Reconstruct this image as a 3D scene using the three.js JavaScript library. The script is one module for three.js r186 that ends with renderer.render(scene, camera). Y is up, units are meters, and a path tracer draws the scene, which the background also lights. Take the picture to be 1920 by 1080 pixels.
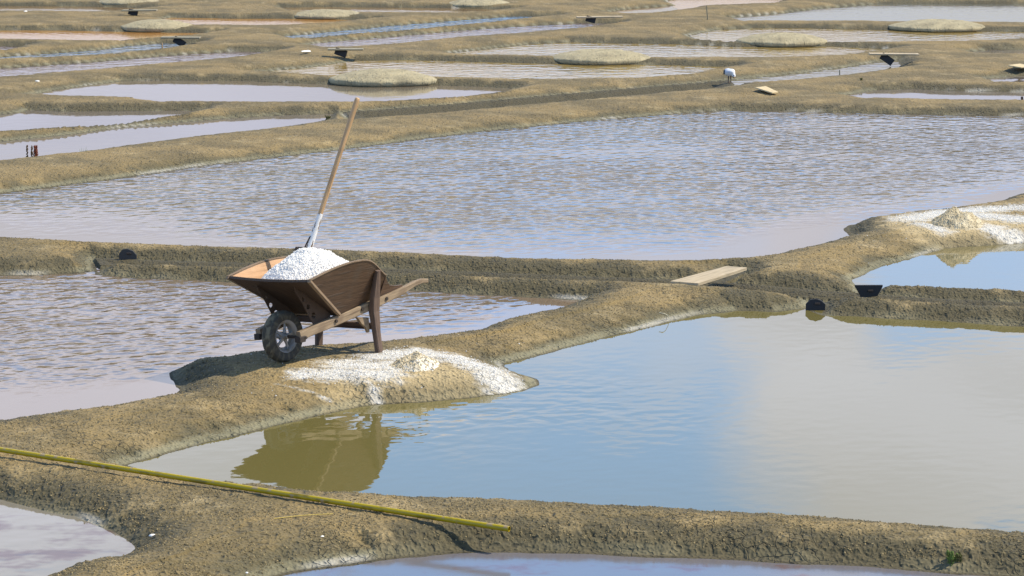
import * as THREE from 'three';
import { mergeGeometries, mergeVertices, toCreasedNormals } from 'three/addons/utils/BufferGeometryUtils.js';
import { RoundedBoxGeometry } from 'three/addons/geometries/RoundedBoxGeometry.js';
import { MarchingCubes } from 'three/addons/objects/MarchingCubes.js';

// ---------------------------------------------------------------- camera, sky, sun, exposure
const scene = new THREE.Scene();
const F = 4670, CAM_H = 4.35, PITCH = Math.atan(840 / F);
const camera = new THREE.PerspectiveCamera(2 * Math.atan(540 / F) * 180 / Math.PI, 16 / 9, 0.5, 6000);
camera.position.set(0, CAM_H, 0);
camera.rotation.x = -PITCH;
camera.updateMatrixWorld(true);
const renderer = new THREE.WebGLRenderer({ antialias: true });
renderer.toneMapping = THREE.LinearToneMapping;
renderer.toneMappingExposure = 1.27;
renderer.shadowMap.enabled = true;
const SUN = new THREE.Vector3(0.84, 1.02, -0.13).normalize();
const sun = new THREE.DirectionalLight(new THREE.Color(1, 0.92, 0.78), 4.9);
sun.position.copy(SUN).multiplyScalar(60).add(new THREE.Vector3(0, 0, -28));
sun.target.position.set(0, 0, -28);
sun.castShadow = true; sun.shadow.mapSize.set(2048, 2048);
Object.assign(sun.shadow.camera, { left: -25, right: 25, top: 25, bottom: -25, near: 1, far: 140 });
scene.add(sun, sun.target);

// ---------------------------------------------------------------- noise
let seed = 7;
const rnd = () => { seed = (seed * 1664525 + 1013904223) >>> 0; return seed / 4294967296; };
const PERM = new Uint8Array(512);
{ const p = [...Array(256).keys()]; for (let i = 255; i > 0; i--) { const j = (rnd() * (i + 1)) | 0; [p[i], p[j]] = [p[j], p[i]]; } for (let i = 0; i < 512; i++) PERM[i] = p[i & 255]; }
const GX = new Float32Array(256), GY = new Float32Array(256);
for (let i = 0; i < 256; i++) { const a = rnd() * Math.PI * 2; GX[i] = Math.cos(a); GY[i] = Math.sin(a); }
function grad(x, y, px = 256, py = 256) {          // gradient noise, periodic in px, py; about -0.7 .. 0.7
  const xi = Math.floor(x), yi = Math.floor(y), fx = x - xi, fy = y - yi;
  const x0 = ((xi % px) + px) % px & 255, x1 = (((xi + 1) % px) + px) % px & 255, y0 = ((yi % py) + py) % py & 255, y1 = (((yi + 1) % py) + py) % py & 255;
  const a = PERM[PERM[x0] + y0], b = PERM[PERM[x1] + y0], c = PERM[PERM[x0] + y1], d = PERM[PERM[x1] + y1];
  const u = fx * fx * fx * (fx * (fx * 6 - 15) + 10), v = fy * fy * fy * (fy * (fy * 6 - 15) + 10);
  const n0 = GX[a] * fx + GY[a] * fy, n1 = GX[b] * (fx - 1) + GY[b] * fy, n2 = GX[c] * fx + GY[c] * (fy - 1), n3 = GX[d] * (fx - 1) + GY[d] * (fy - 1);
  return n0 + u * (n1 - n0) + v * (n2 - n0 + u * (n0 - n1 - n2 + n3));
}
function fbm(x, y, oct = 4, gain = 0.5) { let s = 0, a = 1; for (let i = 0; i < oct; i++) { s += a * grad(x, y); x = x * 2.03 + 17.3; y = y * 2.03 + 5.1; a *= gain; } return s; }
const clamp = (v, a = 0, b = 1) => v < a ? a : v > b ? b : v;
const smooth = (a, b, x) => { const t = clamp((x - a) / (b - a)); return t * t * (3 - 2 * t); };
const lerp = (a, b, t) => a + (b - a) * t;

// ---------------------------------------------------------------- sky: a cloud bank above the horizon, cumulus with blue gaps higher up
{
  const W = 2048, Hh = 1024, data = new Float32Array(W * Hh * 4);
  for (let j = 0; j < Hh; j++) {
    const el = ((j + 0.5) / Hh - 0.5) * Math.PI, eld = el * 180 / Math.PI;
    for (let i = 0; i < W; i++) {
      const k = (j * W + i) * 4;
      let r, g, b;
      if (eld < -0.5) { r = 0.30; g = 0.27; b = 0.20; } else {
        const az = ((i + 0.5) / W - 0.5) * 2 * Math.PI, azd = az * 180 / Math.PI + 90;   // 0 = straight ahead of the lens, right positive
        const cx = Math.cos(az) * Math.cos(el), cz = Math.sin(az) * Math.cos(el), cy = Math.sin(el);
        const q = 1 / (cy + 0.16);
        const wob = fbm(Math.cos(az) * 3 + 9, Math.sin(az) * 3 + eld * 0.07, 4);
        const cum = fbm(cx * q * 1.15 + 3.7, cz * q * 1.15 + 1.9, 6, 0.55);
        let c = smooth(-0.16, 0.42, cum - 0.10 * smooth(20, 50, eld));                                            // cumulus field
        const bank = 1 - smooth(7.9, 9.9, eld + wob * 4);                                 // low bank
        const a1 = azd - (4.6 + 0.28 * (eld - 12) + fbm(eld * 0.5, azd * 0.25 + 4, 3) * 1.8);
        const fr = smooth(18, 12, Math.abs(azd)) * smooth(24, 18, eld);                     // the sky that the ponds mirror
        let front = Math.max(smooth(-1.6, 2.2, a1) * smooth(0.0, 0.6, 1.05 + fbm(azd * 0.22 + 8, eld * 0.3, 3) - smooth(14.5, 17.5, eld) * 0.95),
          smooth(-3.0, -5.0, azd + (eld - 14) * 0.9 + fbm(azd * 0.3, eld * 0.5 + 7, 3) * 2) * smooth(19, 16, eld));
        front = Math.max(front, 0.75 * smooth(-0.05, 0.5, fbm(azd * 0.35 + 2, eld * 0.6 + 3, 4)) * smooth(13, 11, eld));
        front = Math.max(front, 0.5 * smooth(14.2, 11.2, eld + fbm(azd * 0.4, eld * 0.8 + 3, 3) * 2));
        c = lerp(c, front, fr);
        c = Math.max(c, bank * 0.90);
        c *= 1 - 0.62 * smooth(6.4, 8.2, azd + wob * 3) * smooth(19, 15, azd) * smooth(8.5, 9.2, eld + wob * 2) * smooth(11.1, 10.5, eld + wob * 2);   // a blue gap low on the right
        const t = smooth(6, 60, eld);
        const br = lerp(0.36, 0.035, t), bg = lerp(0.86, 0.085, t), bb = lerp(1.66, 0.23, t);
        const shade = 1 + 0.16 * fbm(cx * q * 3 + 1, cz * q * 3 + 4, 3) - 0.1 * smooth(0.6, 1, c) * smooth(10, 40, eld);
        const up = smooth(6, 13, eld), lo = smooth(5.2, 4.2, eld), bl = smooth(8.2, 6.6, eld), cr = lerp(lerp(lerp(0.58, 0.60, bl), 1.02, up) * (1 - 0.18 * lo), 0.23, t) * shade, cg = lerp(lerp(lerp(0.57, 0.63, bl), 1.09, up) * (1 - 0.26 * lo), 0.24, t) * shade, cb = lerp(lerp(lerp(0.63, 0.79, bl), 1.34, up) * (1 - 0.48 * lo), 0.26, t) * shade;
        r = lerp(br, cr, c); g = lerp(bg, cg, c); b = lerp(bb, cb, c);
      }
      data[k] = r; data[k + 1] = g; data[k + 2] = b; data[k + 3] = 1;
    }
  }
  const tex = new THREE.DataTexture(data, W, Hh, THREE.RGBAFormat, THREE.FloatType);
  tex.mapping = THREE.EquirectangularReflectionMapping; tex.magFilter = THREE.LinearFilter; tex.minFilter = THREE.LinearFilter; tex.wrapS = THREE.RepeatWrapping;
  tex.needsUpdate = true;
  scene.background = tex; scene.environment = tex; 
}

// ---------------------------------------------------------------- helpers
function ray(px, py) {                                                 // a photograph position (1920 x 1080) to a direction from the tripod
  return new THREE.Vector3((px - 960) / F, (540 - py) / F, -1).applyEuler(camera.rotation);
}
function at(px, py, y) { const d = ray(px, py); return d.multiplyScalar((y - CAM_H) / d.y).add(camera.position); }
const counts = {};
function numbered(name) { const n = counts[name] = (counts[name] ?? -1) + 1; return n ? `${name}_${String(n).padStart(3, '0')}` : name; }
function tag(o, label, category, group) { o.userData.label = label; if (category) o.userData.category = category; if (group) o.userData.group = group; return o; }
function thing(name, label, category, p, turn = 0, group) { const o = new THREE.Group(); o.name = numbered(name); o.position.copy(p); o.rotation.y = turn; scene.add(o); return tag(o, label, category, group); }
function part(name, geo, mat, parent) { const m = new THREE.Mesh(Array.isArray(geo) ? mergeGeometries(geo.map(g => g.index ? g.toNonIndexed() : g)) : geo, mat); m.name = name; m.castShadow = m.receiveShadow = true; parent.add(m); return m; }
function solo(name, geo, mat, label, category, group) { const m = part(numbered(name), geo, mat, scene); return tag(m, label, category, group); }
function std(color, o = {}) { return new THREE.MeshStandardMaterial({ color: new THREE.Color().setRGB(...color), roughness: 0.9, ...o }); }
function dataTex(w, h, fill, srgb, wrap = true) {                    // fill(i, j) -> [r, g, b] in 0..1, byte texture
  const d = new Uint8Array(w * h * 4);
  for (let j = 0; j < h; j++) for (let i = 0; i < w; i++) { const c = fill(i, j), k = (j * w + i) * 4; d[k] = clamp(c[0]) * 255; d[k + 1] = clamp(c[1]) * 255; d[k + 2] = clamp(c[2]) * 255; d[k + 3] = 255; }
  return finishTex(new THREE.DataTexture(d, w, h, THREE.RGBAFormat), srgb, wrap);
}
function floatTex(w, h, values, wrap = true) { const d = new Float32Array(w * h * 4); for (let k = 0; k < w * h; k++) { d[k * 4] = d[k * 4 + 1] = d[k * 4 + 2] = values[k]; d[k * 4 + 3] = 1; } return finishTex(new THREE.DataTexture(d, w, h, THREE.RGBAFormat, THREE.FloatType), false, wrap); }
function finishTex(t, srgb, wrap) { t.magFilter = THREE.LinearFilter; t.minFilter = THREE.LinearFilter; t.wrapS = t.wrapT = wrap ? THREE.RepeatWrapping : THREE.ClampToEdgeWrapping; if (srgb) t.colorSpace = THREE.SRGBColorSpace; t.needsUpdate = true; return t; }

// ---------------------------------------------------------------- the ponds: [x, y] is a waterline seen in the photograph, [x, y, 1] a water edge hidden by the crest of the bank before it
const HC = 0.115, PUSH = 0.34;
const PONDS = [
  { id: 'big', p: [[-120, 378], [0, 362], [200, 337], [400, 308], [640, 280], [807, 258], [907, 246], [1073, 229], [1280, 212], [1380, 207], [1447, 208], [1613, 212], [1780, 216], [1920, 218], [2200, 228], [2260, 300], [2100, 318, 1], [1920, 356, 1], [1850, 378, 1], [1760, 393, 1], [1700, 398, 1], [1640, 406, .09], [1600, 418, .05], [1589, 429], [1602, 437, .08], [1560, 447, 1], [1500, 462, 1], [1440, 476, 1], [1400, 483, 1], [1300, 489, 1], [1200, 490, 1], [1000, 487, 1], [800, 478, 1], [600, 470, 1], [400, 463, 1], [200, 456, 1], [0, 446, 1], [-150, 440, 1]] },
  { id: 'left', p: [[-150, 516], [0, 516], [74, 515], [148, 511], [181, 507], [186, 514], [259, 521], [370, 525], [422, 528], [600, 536], [793, 545], [900, 552], [1000, 557], [1097, 563], [1060, 571, 1], [1000, 586, 1], [935, 600, 1], [882, 619, 1], [807, 632, 1], [732, 641, 1], [660, 648, 1], [582, 652, 1], [492, 658, 1], [414, 667, .1], [348, 684, .05], [327, 699], [334, 717], [345, 731], [320, 740, 1], [200, 765, 1], [100, 778, 1], [0, 791, 1], [-150, 808, 1]] },
  { id: 'calm', p: [[225, 873], [270, 861], [333, 842], [433, 819], [507, 799], [567, 785], [620, 772], [695, 759], [770, 755], [882, 745], [950, 737], [985, 731], [1005, 722], [1001, 714, .02], [987, 703, .05], [957, 686, .08], [940, 681], [987, 671], [1040, 656], [1150, 629], [1240, 607], [1311, 590], [1382, 582], [1452, 584], [1511, 578], [1548, 591], [1594, 592], [1736, 600], [1913, 611], [2200, 630], [2260, 800], [2150, 1025, 1], [1920, 1005, 1], [1700, 988, 1], [1400, 968, 1], [1200, 955, 1], [1000, 945, 1], [800, 937, 1], [720, 932, 1], [633, 926, 1], [500, 912, 1], [380, 895, 1], [270, 879, 1]] },
  { id: 'right', p: [[1597, 523], [1665, 496], [1771, 466], [1842, 461], [1920, 456], [2200, 448], [2260, 500], [2200, 566, 1], [1920, 547, 1], [1800, 541, 1], [1700, 537, 1], [1660, 535, 1], [1615, 531, 1]] },
  { id: 'dry', p: [[178, 489], [300, 494], [450, 498], [600, 503], [800, 512], [1000, 520], [1150, 526], [1300, 531], [1400, 538], [1530, 550], [1590, 554], [1640, 557], [1760, 566], [1920, 573], [2200, 590], [2200, 595, 1], [1920, 578, 1], [1760, 571, 1], [1640, 562, 1], [1530, 556, 1], [1400, 543, 1], [1300, 537, 1], [1150, 531, 1], [1000, 525, 1], [800, 517, 1], [600, 508, 1], [450, 503, 1], [300, 499, 1], [185, 493, 1]] },
  { id: 'cut', p: [[174, 509], [181, 487], [204, 488], [190, 513]] },
  { id: 'cut', p: [[1513, 580], [1518, 551], [1546, 552], [1546, 592]] },
  { id: 'cut', p: [[1612, 554], [1606, 530], [1650, 532], [1638, 557]] },
  { id: 'dry', p: [[1316, 535], [1385, 512], [1400, 517], [1362, 537]] },
  { id: 'corner', p: [[-150, 920], [0, 938], [33, 946], [67, 954], [133, 968], [170, 979], [200, 991], [225, 1006], [243, 1020], [247, 1029], [238, 1037], [215, 1047, 1], [180, 1055, 1], [120, 1066, 1], [93, 1077, 1], [40, 1100, 1], [-150, 1150, 1]] },
  { id: 'front', p: [[520, 1079], [560, 1069], [640, 1056], [707, 1045], [807, 1037], [907, 1032], [973, 1032], [1107, 1035], [1280, 1041], [1447, 1050], [1613, 1058], [1780, 1070], [1913, 1079], [2100, 1092], [2100, 1220], [400, 1220], [450, 1110]] },
  { id: 'pale', p: [[-120, 218], [0, 215], [40, 211], [53, 206], [133, 209], [233, 208], [333, 207], [380, 208], [325, 213, .09], [233, 226, .09], [133, 235, .09], [0, 244, .09], [-120, 252, .09]] },
  { id: 'pale', p: [[-120, 278], [0, 266], [133, 252], [233, 239], [333, 230], [433, 222], [533, 216], [625, 213], [606, 222, 1], [500, 238, 1], [333, 257, 1], [200, 275, 1], [77, 292, 1], [0, 302, 1], [-120, 315, 1]] },
  { id: 'grey', p: [[40, 181], [100, 170], [165, 160], [230, 152], [333, 151], [450, 152], [600, 158], [820, 160], [907, 163], [973, 167], [930, 171, 1], [850, 182, 1], [707, 191, 1], [640, 192, 1], [500, 192, 1], [333, 190, 1], [267, 183, 1], [167, 180, 1]] },
  { id: 'amber', p: [[470, 137], [570, 128], [667, 114], [773, 113], [873, 116], [1027, 120], [1230, 122], [1375, 126], [1280, 139, 1], [1173, 147, 1], [973, 148, 1], [840, 145, 1], [640, 140, 1]] },
  { id: 'amber', p: [[840, 100], [990, 83], [1073, 79], [1140, 81], [1280, 83], [1380, 88], [1563, 87], [1680, 93], [1580, 102, 1], [1480, 107, 1], [1280, 108, 1], [1007, 104, 1], [890, 102, 1]] },
  { id: 'amber', p: [[1290, 67], [1343, 56], [1413, 53], [1513, 53], [1680, 57], [1920, 60], [2100, 62], [2100, 66, 1], [1920, 71, 1], [1813, 77, 1], [1680, 78, 1], [1563, 78, 1], [1383, 78, 1], [1313, 73, 1]] },
  { id: 'blue', p: [[1363, 33], [1463, 25], [1547, 15], [1650, 7], [1780, 7], [1920, 8], [2100, 10], [2100, 44, 1], [1920, 42, 1], [1563, 39, 1], [1413, 39, 1]] },
  { id: 'pale', p: [[1573, 180], [1647, 169], [1713, 167], [1780, 171], [1920, 173], [2100, 176], [2100, 192, 1], [1920, 188, 1], [1780, 186, 1], [1647, 184, 1]] },
  { id: 'pale', p: [[1850, 148], [1890, 144], [1930, 142], [2100, 138], [2100, 156, 1], [1920, 154, 1], [1880, 153, 1]] },
  { id: 'pale', p: [[1815, 97], [1850, 94], [1920, 93], [2100, 90], [2100, 103, 1], [1920, 101, 1], [1847, 99, 1]] },
  { id: 'brook', p: [[1366, 151], [1440, 143], [1510, 136], [1580, 127], [1640, 117], [1686, 111], [1694, 124, 1], [1640, 131, 1], [1580, 139, 1], [1510, 146, 1], [1440, 152, 1], [1375, 156, 1]] },
  { id: 'dry', p: [[645, 213], [800, 202], [900, 193], [1000, 184], [1150, 171], [1280, 160], [1370, 152], [1378, 158, .1], [1280, 168, .1], [1150, 179, .1], [1000, 192, .1], [900, 201, .1], [800, 210, .1], [660, 221, .1]] },
  { id: 'deep', p: [[528, 68], [570, 65], [640, 58], [740, 48], [840, 40], [960, 31], [1050, 31], [940, 38, 1], [840, 48, 1], [740, 57, 1], [640, 65, 1], [570, 71, 1]] },
  { id: 'lilac', p: [[566, 86], [595, 81], [640, 77], [757, 67], [873, 57], [973, 50], [1083, 44], [1160, 45], [1073, 53, 1], [973, 61, 1], [840, 71, 1], [740, 81, 1], [640, 88, 1]] },
  { id: 'lilac', p: [[-120, 136], [0, 128], [167, 117], [300, 105], [433, 97], [525, 97], [433, 106, 1], [333, 116, 1], [167, 131, 1], [0, 143, 1], [-120, 150, 1]] },
  { id: 'deep', p: [[-120, 111], [0, 107], [100, 100], [183, 94], [233, 87], [300, 81], [372, 82], [300, 91, 1], [200, 101, 1], [100, 106, 1], [0, 111, 1], [-120, 116, 1]] },
  { id: 'orange', p: [[-120, 57], [0, 57], [117, 57], [208, 59], [317, 61], [405, 62], [340, 67, 1], [267, 72, 1], [217, 76, 1], [117, 75, 1], [0, 73, 1], [-120, 72, 1]] },
  { id: 'lilac', p: [[-120, 88], [0, 87], [48, 88], [0, 94, 1], [-120, 98, 1]] },
  { id: 'orange', p: [[300, 36], [320, 33], [437, 35], [520, 35], [707, 38], [587, 44, 1], [537, 46, 1], [470, 47, 1], [387, 46, 1]] },
  { id: 'brown', p: [[-120, 10], [0, 11], [167, 12], [300, 16], [200, 22, 1], [0, 20, 1], [-120, 20, 1]] },
  { id: 'brown', p: [[525, 14], [578, 13], [640, 13], [827, 15], [972, 18], [873, 24, 1], [700, 23, 1], [560, 20, 1]] },
  { id: 'brown', p: [[1130, 24], [1180, 17], [1285, 9], [1300, 14, 1], [1200, 25, 1]] },
  { id: 'orange', p: [[1250, 2], [1300, -6], [1400, -8], [1480, -3], [1440, 6, 1], [1280, 12, 1]] },
];
for (const pond of PONDS) {
  pond.pts = pond.p.map(([x, y, c]) => {
    const hc = !c ? 0 : c < 1 ? c : y < 200 ? 0.085 : HC, push = c < 1 ? 0.15 : y < 200 ? 0.22 : PUSH;
    const v = at(x, y, hc);
    if (c) { const l = Math.hypot(v.x, v.z); v.x += v.x / l * push; v.z += v.z / l * push; }
    return [v.x, v.z];
  });
  const xs = pond.pts.map(p => p[0]), zs = pond.pts.map(p => p[1]);
  pond.box = [Math.min(...xs), Math.max(...xs), Math.min(...zs), Math.max(...zs)];
}
let nearestPond = null, sideX = 0, sideZ = 0;                                   // sideX: how far the bank faces the morning side
function sdf(x, z) {                                                   // metres to the nearest water, negative inside
  let best = 9, sign = 1; nearestPond = null; sideX = 0;
  for (const pond of PONDS) {
    const b = pond.box, dx = Math.max(b[0] - x, x - b[1], 0), dz = Math.max(b[2] - z, z - b[3], 0);
    if (dx * dx + dz * dz >= best * best) continue;
    const P = pond.pts; let m = 1e9, inside = false, vx = 0, vz = 0;
    for (let i = 0, j = P.length - 1; i < P.length; j = i++) {
      const ax = P[j][0], az = P[j][1], bx = P[i][0] - ax, bz = P[i][1] - az, px = x - ax, pz = z - az;
      const t = clamp((px * bx + pz * bz) / (bx * bx + bz * bz)), ex = px - bx * t, ez = pz - bz * t, q = ex * ex + ez * ez;
      if (q < m) { m = q; vx = ex; vz = ez; }
      if ((P[i][1] > z) !== (az > z) && x < (ax - P[i][0]) * (z - P[i][1]) / (az - P[i][1]) + P[i][0]) inside = !inside;
    }
    m = Math.sqrt(m);
    if (inside) { const d = -m; if (d < best || sign > 0) { best = sign < 0 ? Math.min(best, d) : d; sign = -1; nearestPond = pond; } }
    else if (sign > 0 && m < best) { best = m; nearestPond = pond; sideX = -vx / (m + 1e-6); sideZ = -vz / (m + 1e-6); }
    if (sign < 0) return best;
  }
  return best;
}
// salt: strokes traced on the two salting pads
const stroke = (pts, y, w, s = 1) => ({ s, p: pts.map(([a, b]) => { const v = at(a, b, y); return [v.x, v.z]; }), w });
const SALT = [
  stroke([[578, 692], [640, 690], [720, 693]], 0.19, 0.20), stroke([[650, 676], [720, 680], [780, 668]], 0.19, 0.26), stroke([[710, 664], [780, 652], [850, 660], [920, 680], [965, 700], [990, 718], [993, 728]], 0.18, 0.22),
  stroke([[850, 728], [920, 733], [985, 722]], 0.16, 0.14), stroke([[690, 705], [720, 722], [700, 742]], 0.17, 0.12, 0.62), stroke([[520, 709], [580, 716], [620, 722]], 0.18, 0.08, 0.5),
  stroke([[1710, 408], [1770, 396], [1850, 388], [1920, 384], [2050, 380]], 0.17, 0.30), stroke([[1840, 402], [1920, 408], [2050, 412]], 0.17, 0.34), stroke([[1860, 425], [1920, 432], [2000, 436]], 0.15, 0.22), stroke([[1730, 420], [1770, 428]], 0.16, 0.14),
];
const PADS = [{ c: at(800, 690, 0.18), r: 1.15 }, { c: at(1830, 415, 0.17), r: 1.3 }];
function saltAt(x, z) {
  if (!PADS.some(p => Math.hypot(p.c.x - x, p.c.z - z) < p.r * 2.2)) return 0;
  let s = 0;
  for (const { p, w, s: str } of SALT) for (let i = 1; i < p.length; i++) {
    const ax = p[i - 1][0], az = p[i - 1][1], bx = p[i][0] - ax, bz = p[i][1] - az, t = clamp(((x - ax) * bx + (z - az) * bz) / (bx * bx + bz * bz));
    const d = Math.hypot(x - ax - bx * t, z - az - bz * t) / w;
    s = Math.max(s, str - d * 0.62);
  }
  return s;
}
const barrowFoot = at(532, 682, 0.165);
function ground(x, z, out) {                                             // height of the mud; out receives what the colours need
  const w1 = fbm(x * 1.7 + 3, z * 1.7, 3), w2 = fbm(x * 7 + 11, z * 7 + 2, 3);
  let d = sdf(x, z) + w1 * 0.04 + w2 * 0.012;
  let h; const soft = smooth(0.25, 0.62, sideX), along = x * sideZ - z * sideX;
  if (d < 0) { h = -0.11 * smooth(0, 0.5, -d) + (nearestPond.id === 'dry' ? 0.035 : 0); if (out) { out.d = d; out.h = h; out.w1 = w1; out.w2 = w2; } return h; }
  let top = (z < -34 ? 0.115 : 0.14) + 0.016 * fbm(x * 0.45 + 40, z * 0.45, 2);
  for (const p of PADS) { const q = ((x - p.c.x) ** 2 + (z - p.c.z) ** 2) / (p.r * p.r); if (q < 6) top += 0.018 * Math.exp(-q * 1.4); }
  { const q = ((x - barrowFoot.x) ** 2 + (z - barrowFoot.z) ** 2) / 0.12; if (q < 6) top += 0.022 * Math.exp(-q); }
  const e = 1 - Math.exp(-Math.pow(d / lerp(0.17, 0.26, soft), lerp(1.25, 1.1, soft)));
  h = top * e;
  const rough = smooth(0.0, 0.1, d), flank = (1 - smooth(0.1, 0.36, d)) * (1 - 0.85 * soft);
  const salty = saltAt(x, z);
  const calmer = 1 - 0.6 * smooth(0.2, 0.7, salty);
  h += rough * calmer * (w2 * 0.008 + grad(x * 22, z * 22) * (0.003 + 0.006 * flank) + grad(x * 47 + 5, z * 47) * (0.0025 + 0.003 * flank));
  const rake = smooth(0.02, 0.09, d) * smooth(0.30, 0.16, d) * soft + 0.5 * smooth(0.30, 0.38, d) * smooth(0.56, 0.44, d) * soft;   // slanting strokes left by the rakes
  if (rake > 0) h -= rake * 0.017 * smooth(-0.05, 0.45, grad((along + d * 0.6) * 6.5, d * 2 + along * 0.7)) * smooth(-0.35, 0.15, w1 + 0.2);
  const ridge = Math.abs(grad(x * 12 + 9, z * 12 + 4)); h -= rough * flank * 0.011 * smooth(0.09, 0.0, ridge);
  if (out) { out.d = d; out.h = h; out.w1 = w1; out.w2 = w2; out.salt = salty; out.flank = flank; out.soft = soft; }
  return h;
}

// ---------------------------------------------------------------- mud material
const MUD = (() => {
  const N = 1536, M = 4.2, cells = 52, hgt = new Float32Array(N * N), col = new Float32Array(N * N);
  const jx = new Float32Array(cells * cells), jy = new Float32Array(cells * cells), jt = new Float32Array(cells * cells);
  for (let i = 0; i < cells * cells; i++) { jx[i] = rnd(); jy[i] = rnd(); jt[i] = rnd(); }
  for (let j = 0; j < N; j++) for (let i = 0; i < N; i++) {
    const u = i / N, v = j / N;
    const wx = grad(u * 40, v * 40, 40, 40) * 0.35 + grad(u * 110, v * 110, 110, 110) * 0.14, wy = grad(u * 40 + 0.5, v * 40 + 7.5, 40, 40) * 0.35 + grad(u * 110 + 3.5, v * 110, 110, 110) * 0.14;
    const x = u * cells + wx, y = v * cells + wy, xi = Math.floor(x), yi = Math.floor(y);
    let d1 = 9, d2 = 9, tone = 0;
    for (let a = -1; a <= 1; a++) for (let b = -1; b <= 1; b++) {
      const k = ((yi + b + cells) % cells) * cells + (xi + a + cells) % cells, dx = xi + a + jx[k] - x, dy = yi + b + jy[k] - y, q = Math.sqrt(dx * dx + dy * dy);
      if (q < d1) { d2 = d1; d1 = q; tone = jt[k]; } else if (q < d2) d2 = q;
    }
    const patch = smooth(0.05, 0.4, grad(u * 6, v * 6, 6, 6) + 0.5 * grad(u * 13, v * 13, 13, 13));
    const crack = smooth(0.06, 0.01, d2 - d1) * patch * 0.7;
    const g1 = grad(u * 90, v * 90, 90, 90), g2 = grad(u * 190, v * 190, 190, 190), g3 = grad(u * 16, v * 16, 16, 16), g4 = grad(u * 250, v * 250, 250, 250);
    const grit = smooth(0.22, 0.5, g2) , pit = smooth(0.25, 0.5, -g1);
    hgt[j * N + i] = 0.5 + 0.16 * g1 + 0.14 * g2 + 0.09 * g4 + 0.10 * g3 + 0.12 * grit - 0.45 * crack - 0.18 * pit + 0.05 * (tone - 0.5);
    col[j * N + i] = 0.80 + 0.10 * g3 + 0.12 * g1 + 0.16 * g2 + 0.12 * g4 + 0.16 * grit - 0.34 * crack - 0.22 * pit + 0.06 * (tone - 0.5);  // the shade inside the cracks is put into this colour
  }
  const k = (i, j) => j * N + i;
  const map = dataTex(N, N, (i, j) => { const c = col[k(i, j)], t = (hgt[k(i, j)] - 0.5) * 0.05; return [c + t, c, c - t * 1.2]; }, false);
  const bump = floatTex(N, N, hgt);
  map.repeat.set(1 / M, 1 / M); bump.repeat.set(1 / M, 1 / M); 
  return new THREE.MeshStandardMaterial({ vertexColors: true, map, bumpMap: bump, bumpScale: 0.042, roughness: 0.95 });
})();

// ---------------------------------------------------------------- ground sheet
const dryA = [0.272, 0.193, 0.076], dryB = [0.170, 0.127, 0.052], damp = [0.118, 0.098, 0.046], dark = [0.098, 0.081, 0.039], wet = [0.23, 0.21, 0.125], bed = [0.08, 0.065, 0.03], saltC = [0.70, 0.665, 0.585], sandC = [0.50, 0.385, 0.20];
function mudColor(x, z, o, c) {
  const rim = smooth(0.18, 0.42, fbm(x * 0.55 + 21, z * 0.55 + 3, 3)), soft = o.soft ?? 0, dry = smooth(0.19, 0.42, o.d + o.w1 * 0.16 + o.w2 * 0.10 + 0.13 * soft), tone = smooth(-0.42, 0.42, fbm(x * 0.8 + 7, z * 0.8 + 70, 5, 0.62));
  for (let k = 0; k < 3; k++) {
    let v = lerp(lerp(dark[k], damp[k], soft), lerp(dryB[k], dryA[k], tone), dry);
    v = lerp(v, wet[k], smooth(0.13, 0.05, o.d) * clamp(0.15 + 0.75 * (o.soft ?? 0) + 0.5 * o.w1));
    v = lerp(v, saltC[k] * 0.8, 0.5 * smooth(0.07, 0.035, o.d) * rim);
    if (o.d < 0.012) v = lerp(v, bed[k], smooth(0.012, -0.02, o.d));
    c[k] = v;
  }
  if (o.salt !== undefined && o.d > 0) {
    const st = Math.max(0, 1 - Math.hypot(x - at(800, 712, 0.18).x, (z - at(800, 712, 0.18).z) * 0.8) / 0.95), st2 = Math.max(0, 1 - Math.hypot(x - PAD2.x, (z - PAD2.z) * 0.7) / 1.1);
    const sand = smooth(0.0, 0.45, Math.max(st, st2) + o.w1 * 0.25 + o.w2 * 0.2) * 0.9 * lerp(0.35, 1, smooth(0.04, 0.3, o.d)), white = smooth(0.26, 0.86, o.salt + fbm(x * 6, z * 12, 5, 0.6) * 0.42) * 0.95;
    for (let k = 0; k < 3; k++) c[k] = lerp(lerp(c[k], sandC[k], sand), saltC[k], white);
  }
}
const PAD2 = at(1815, 420, 0.17);
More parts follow.
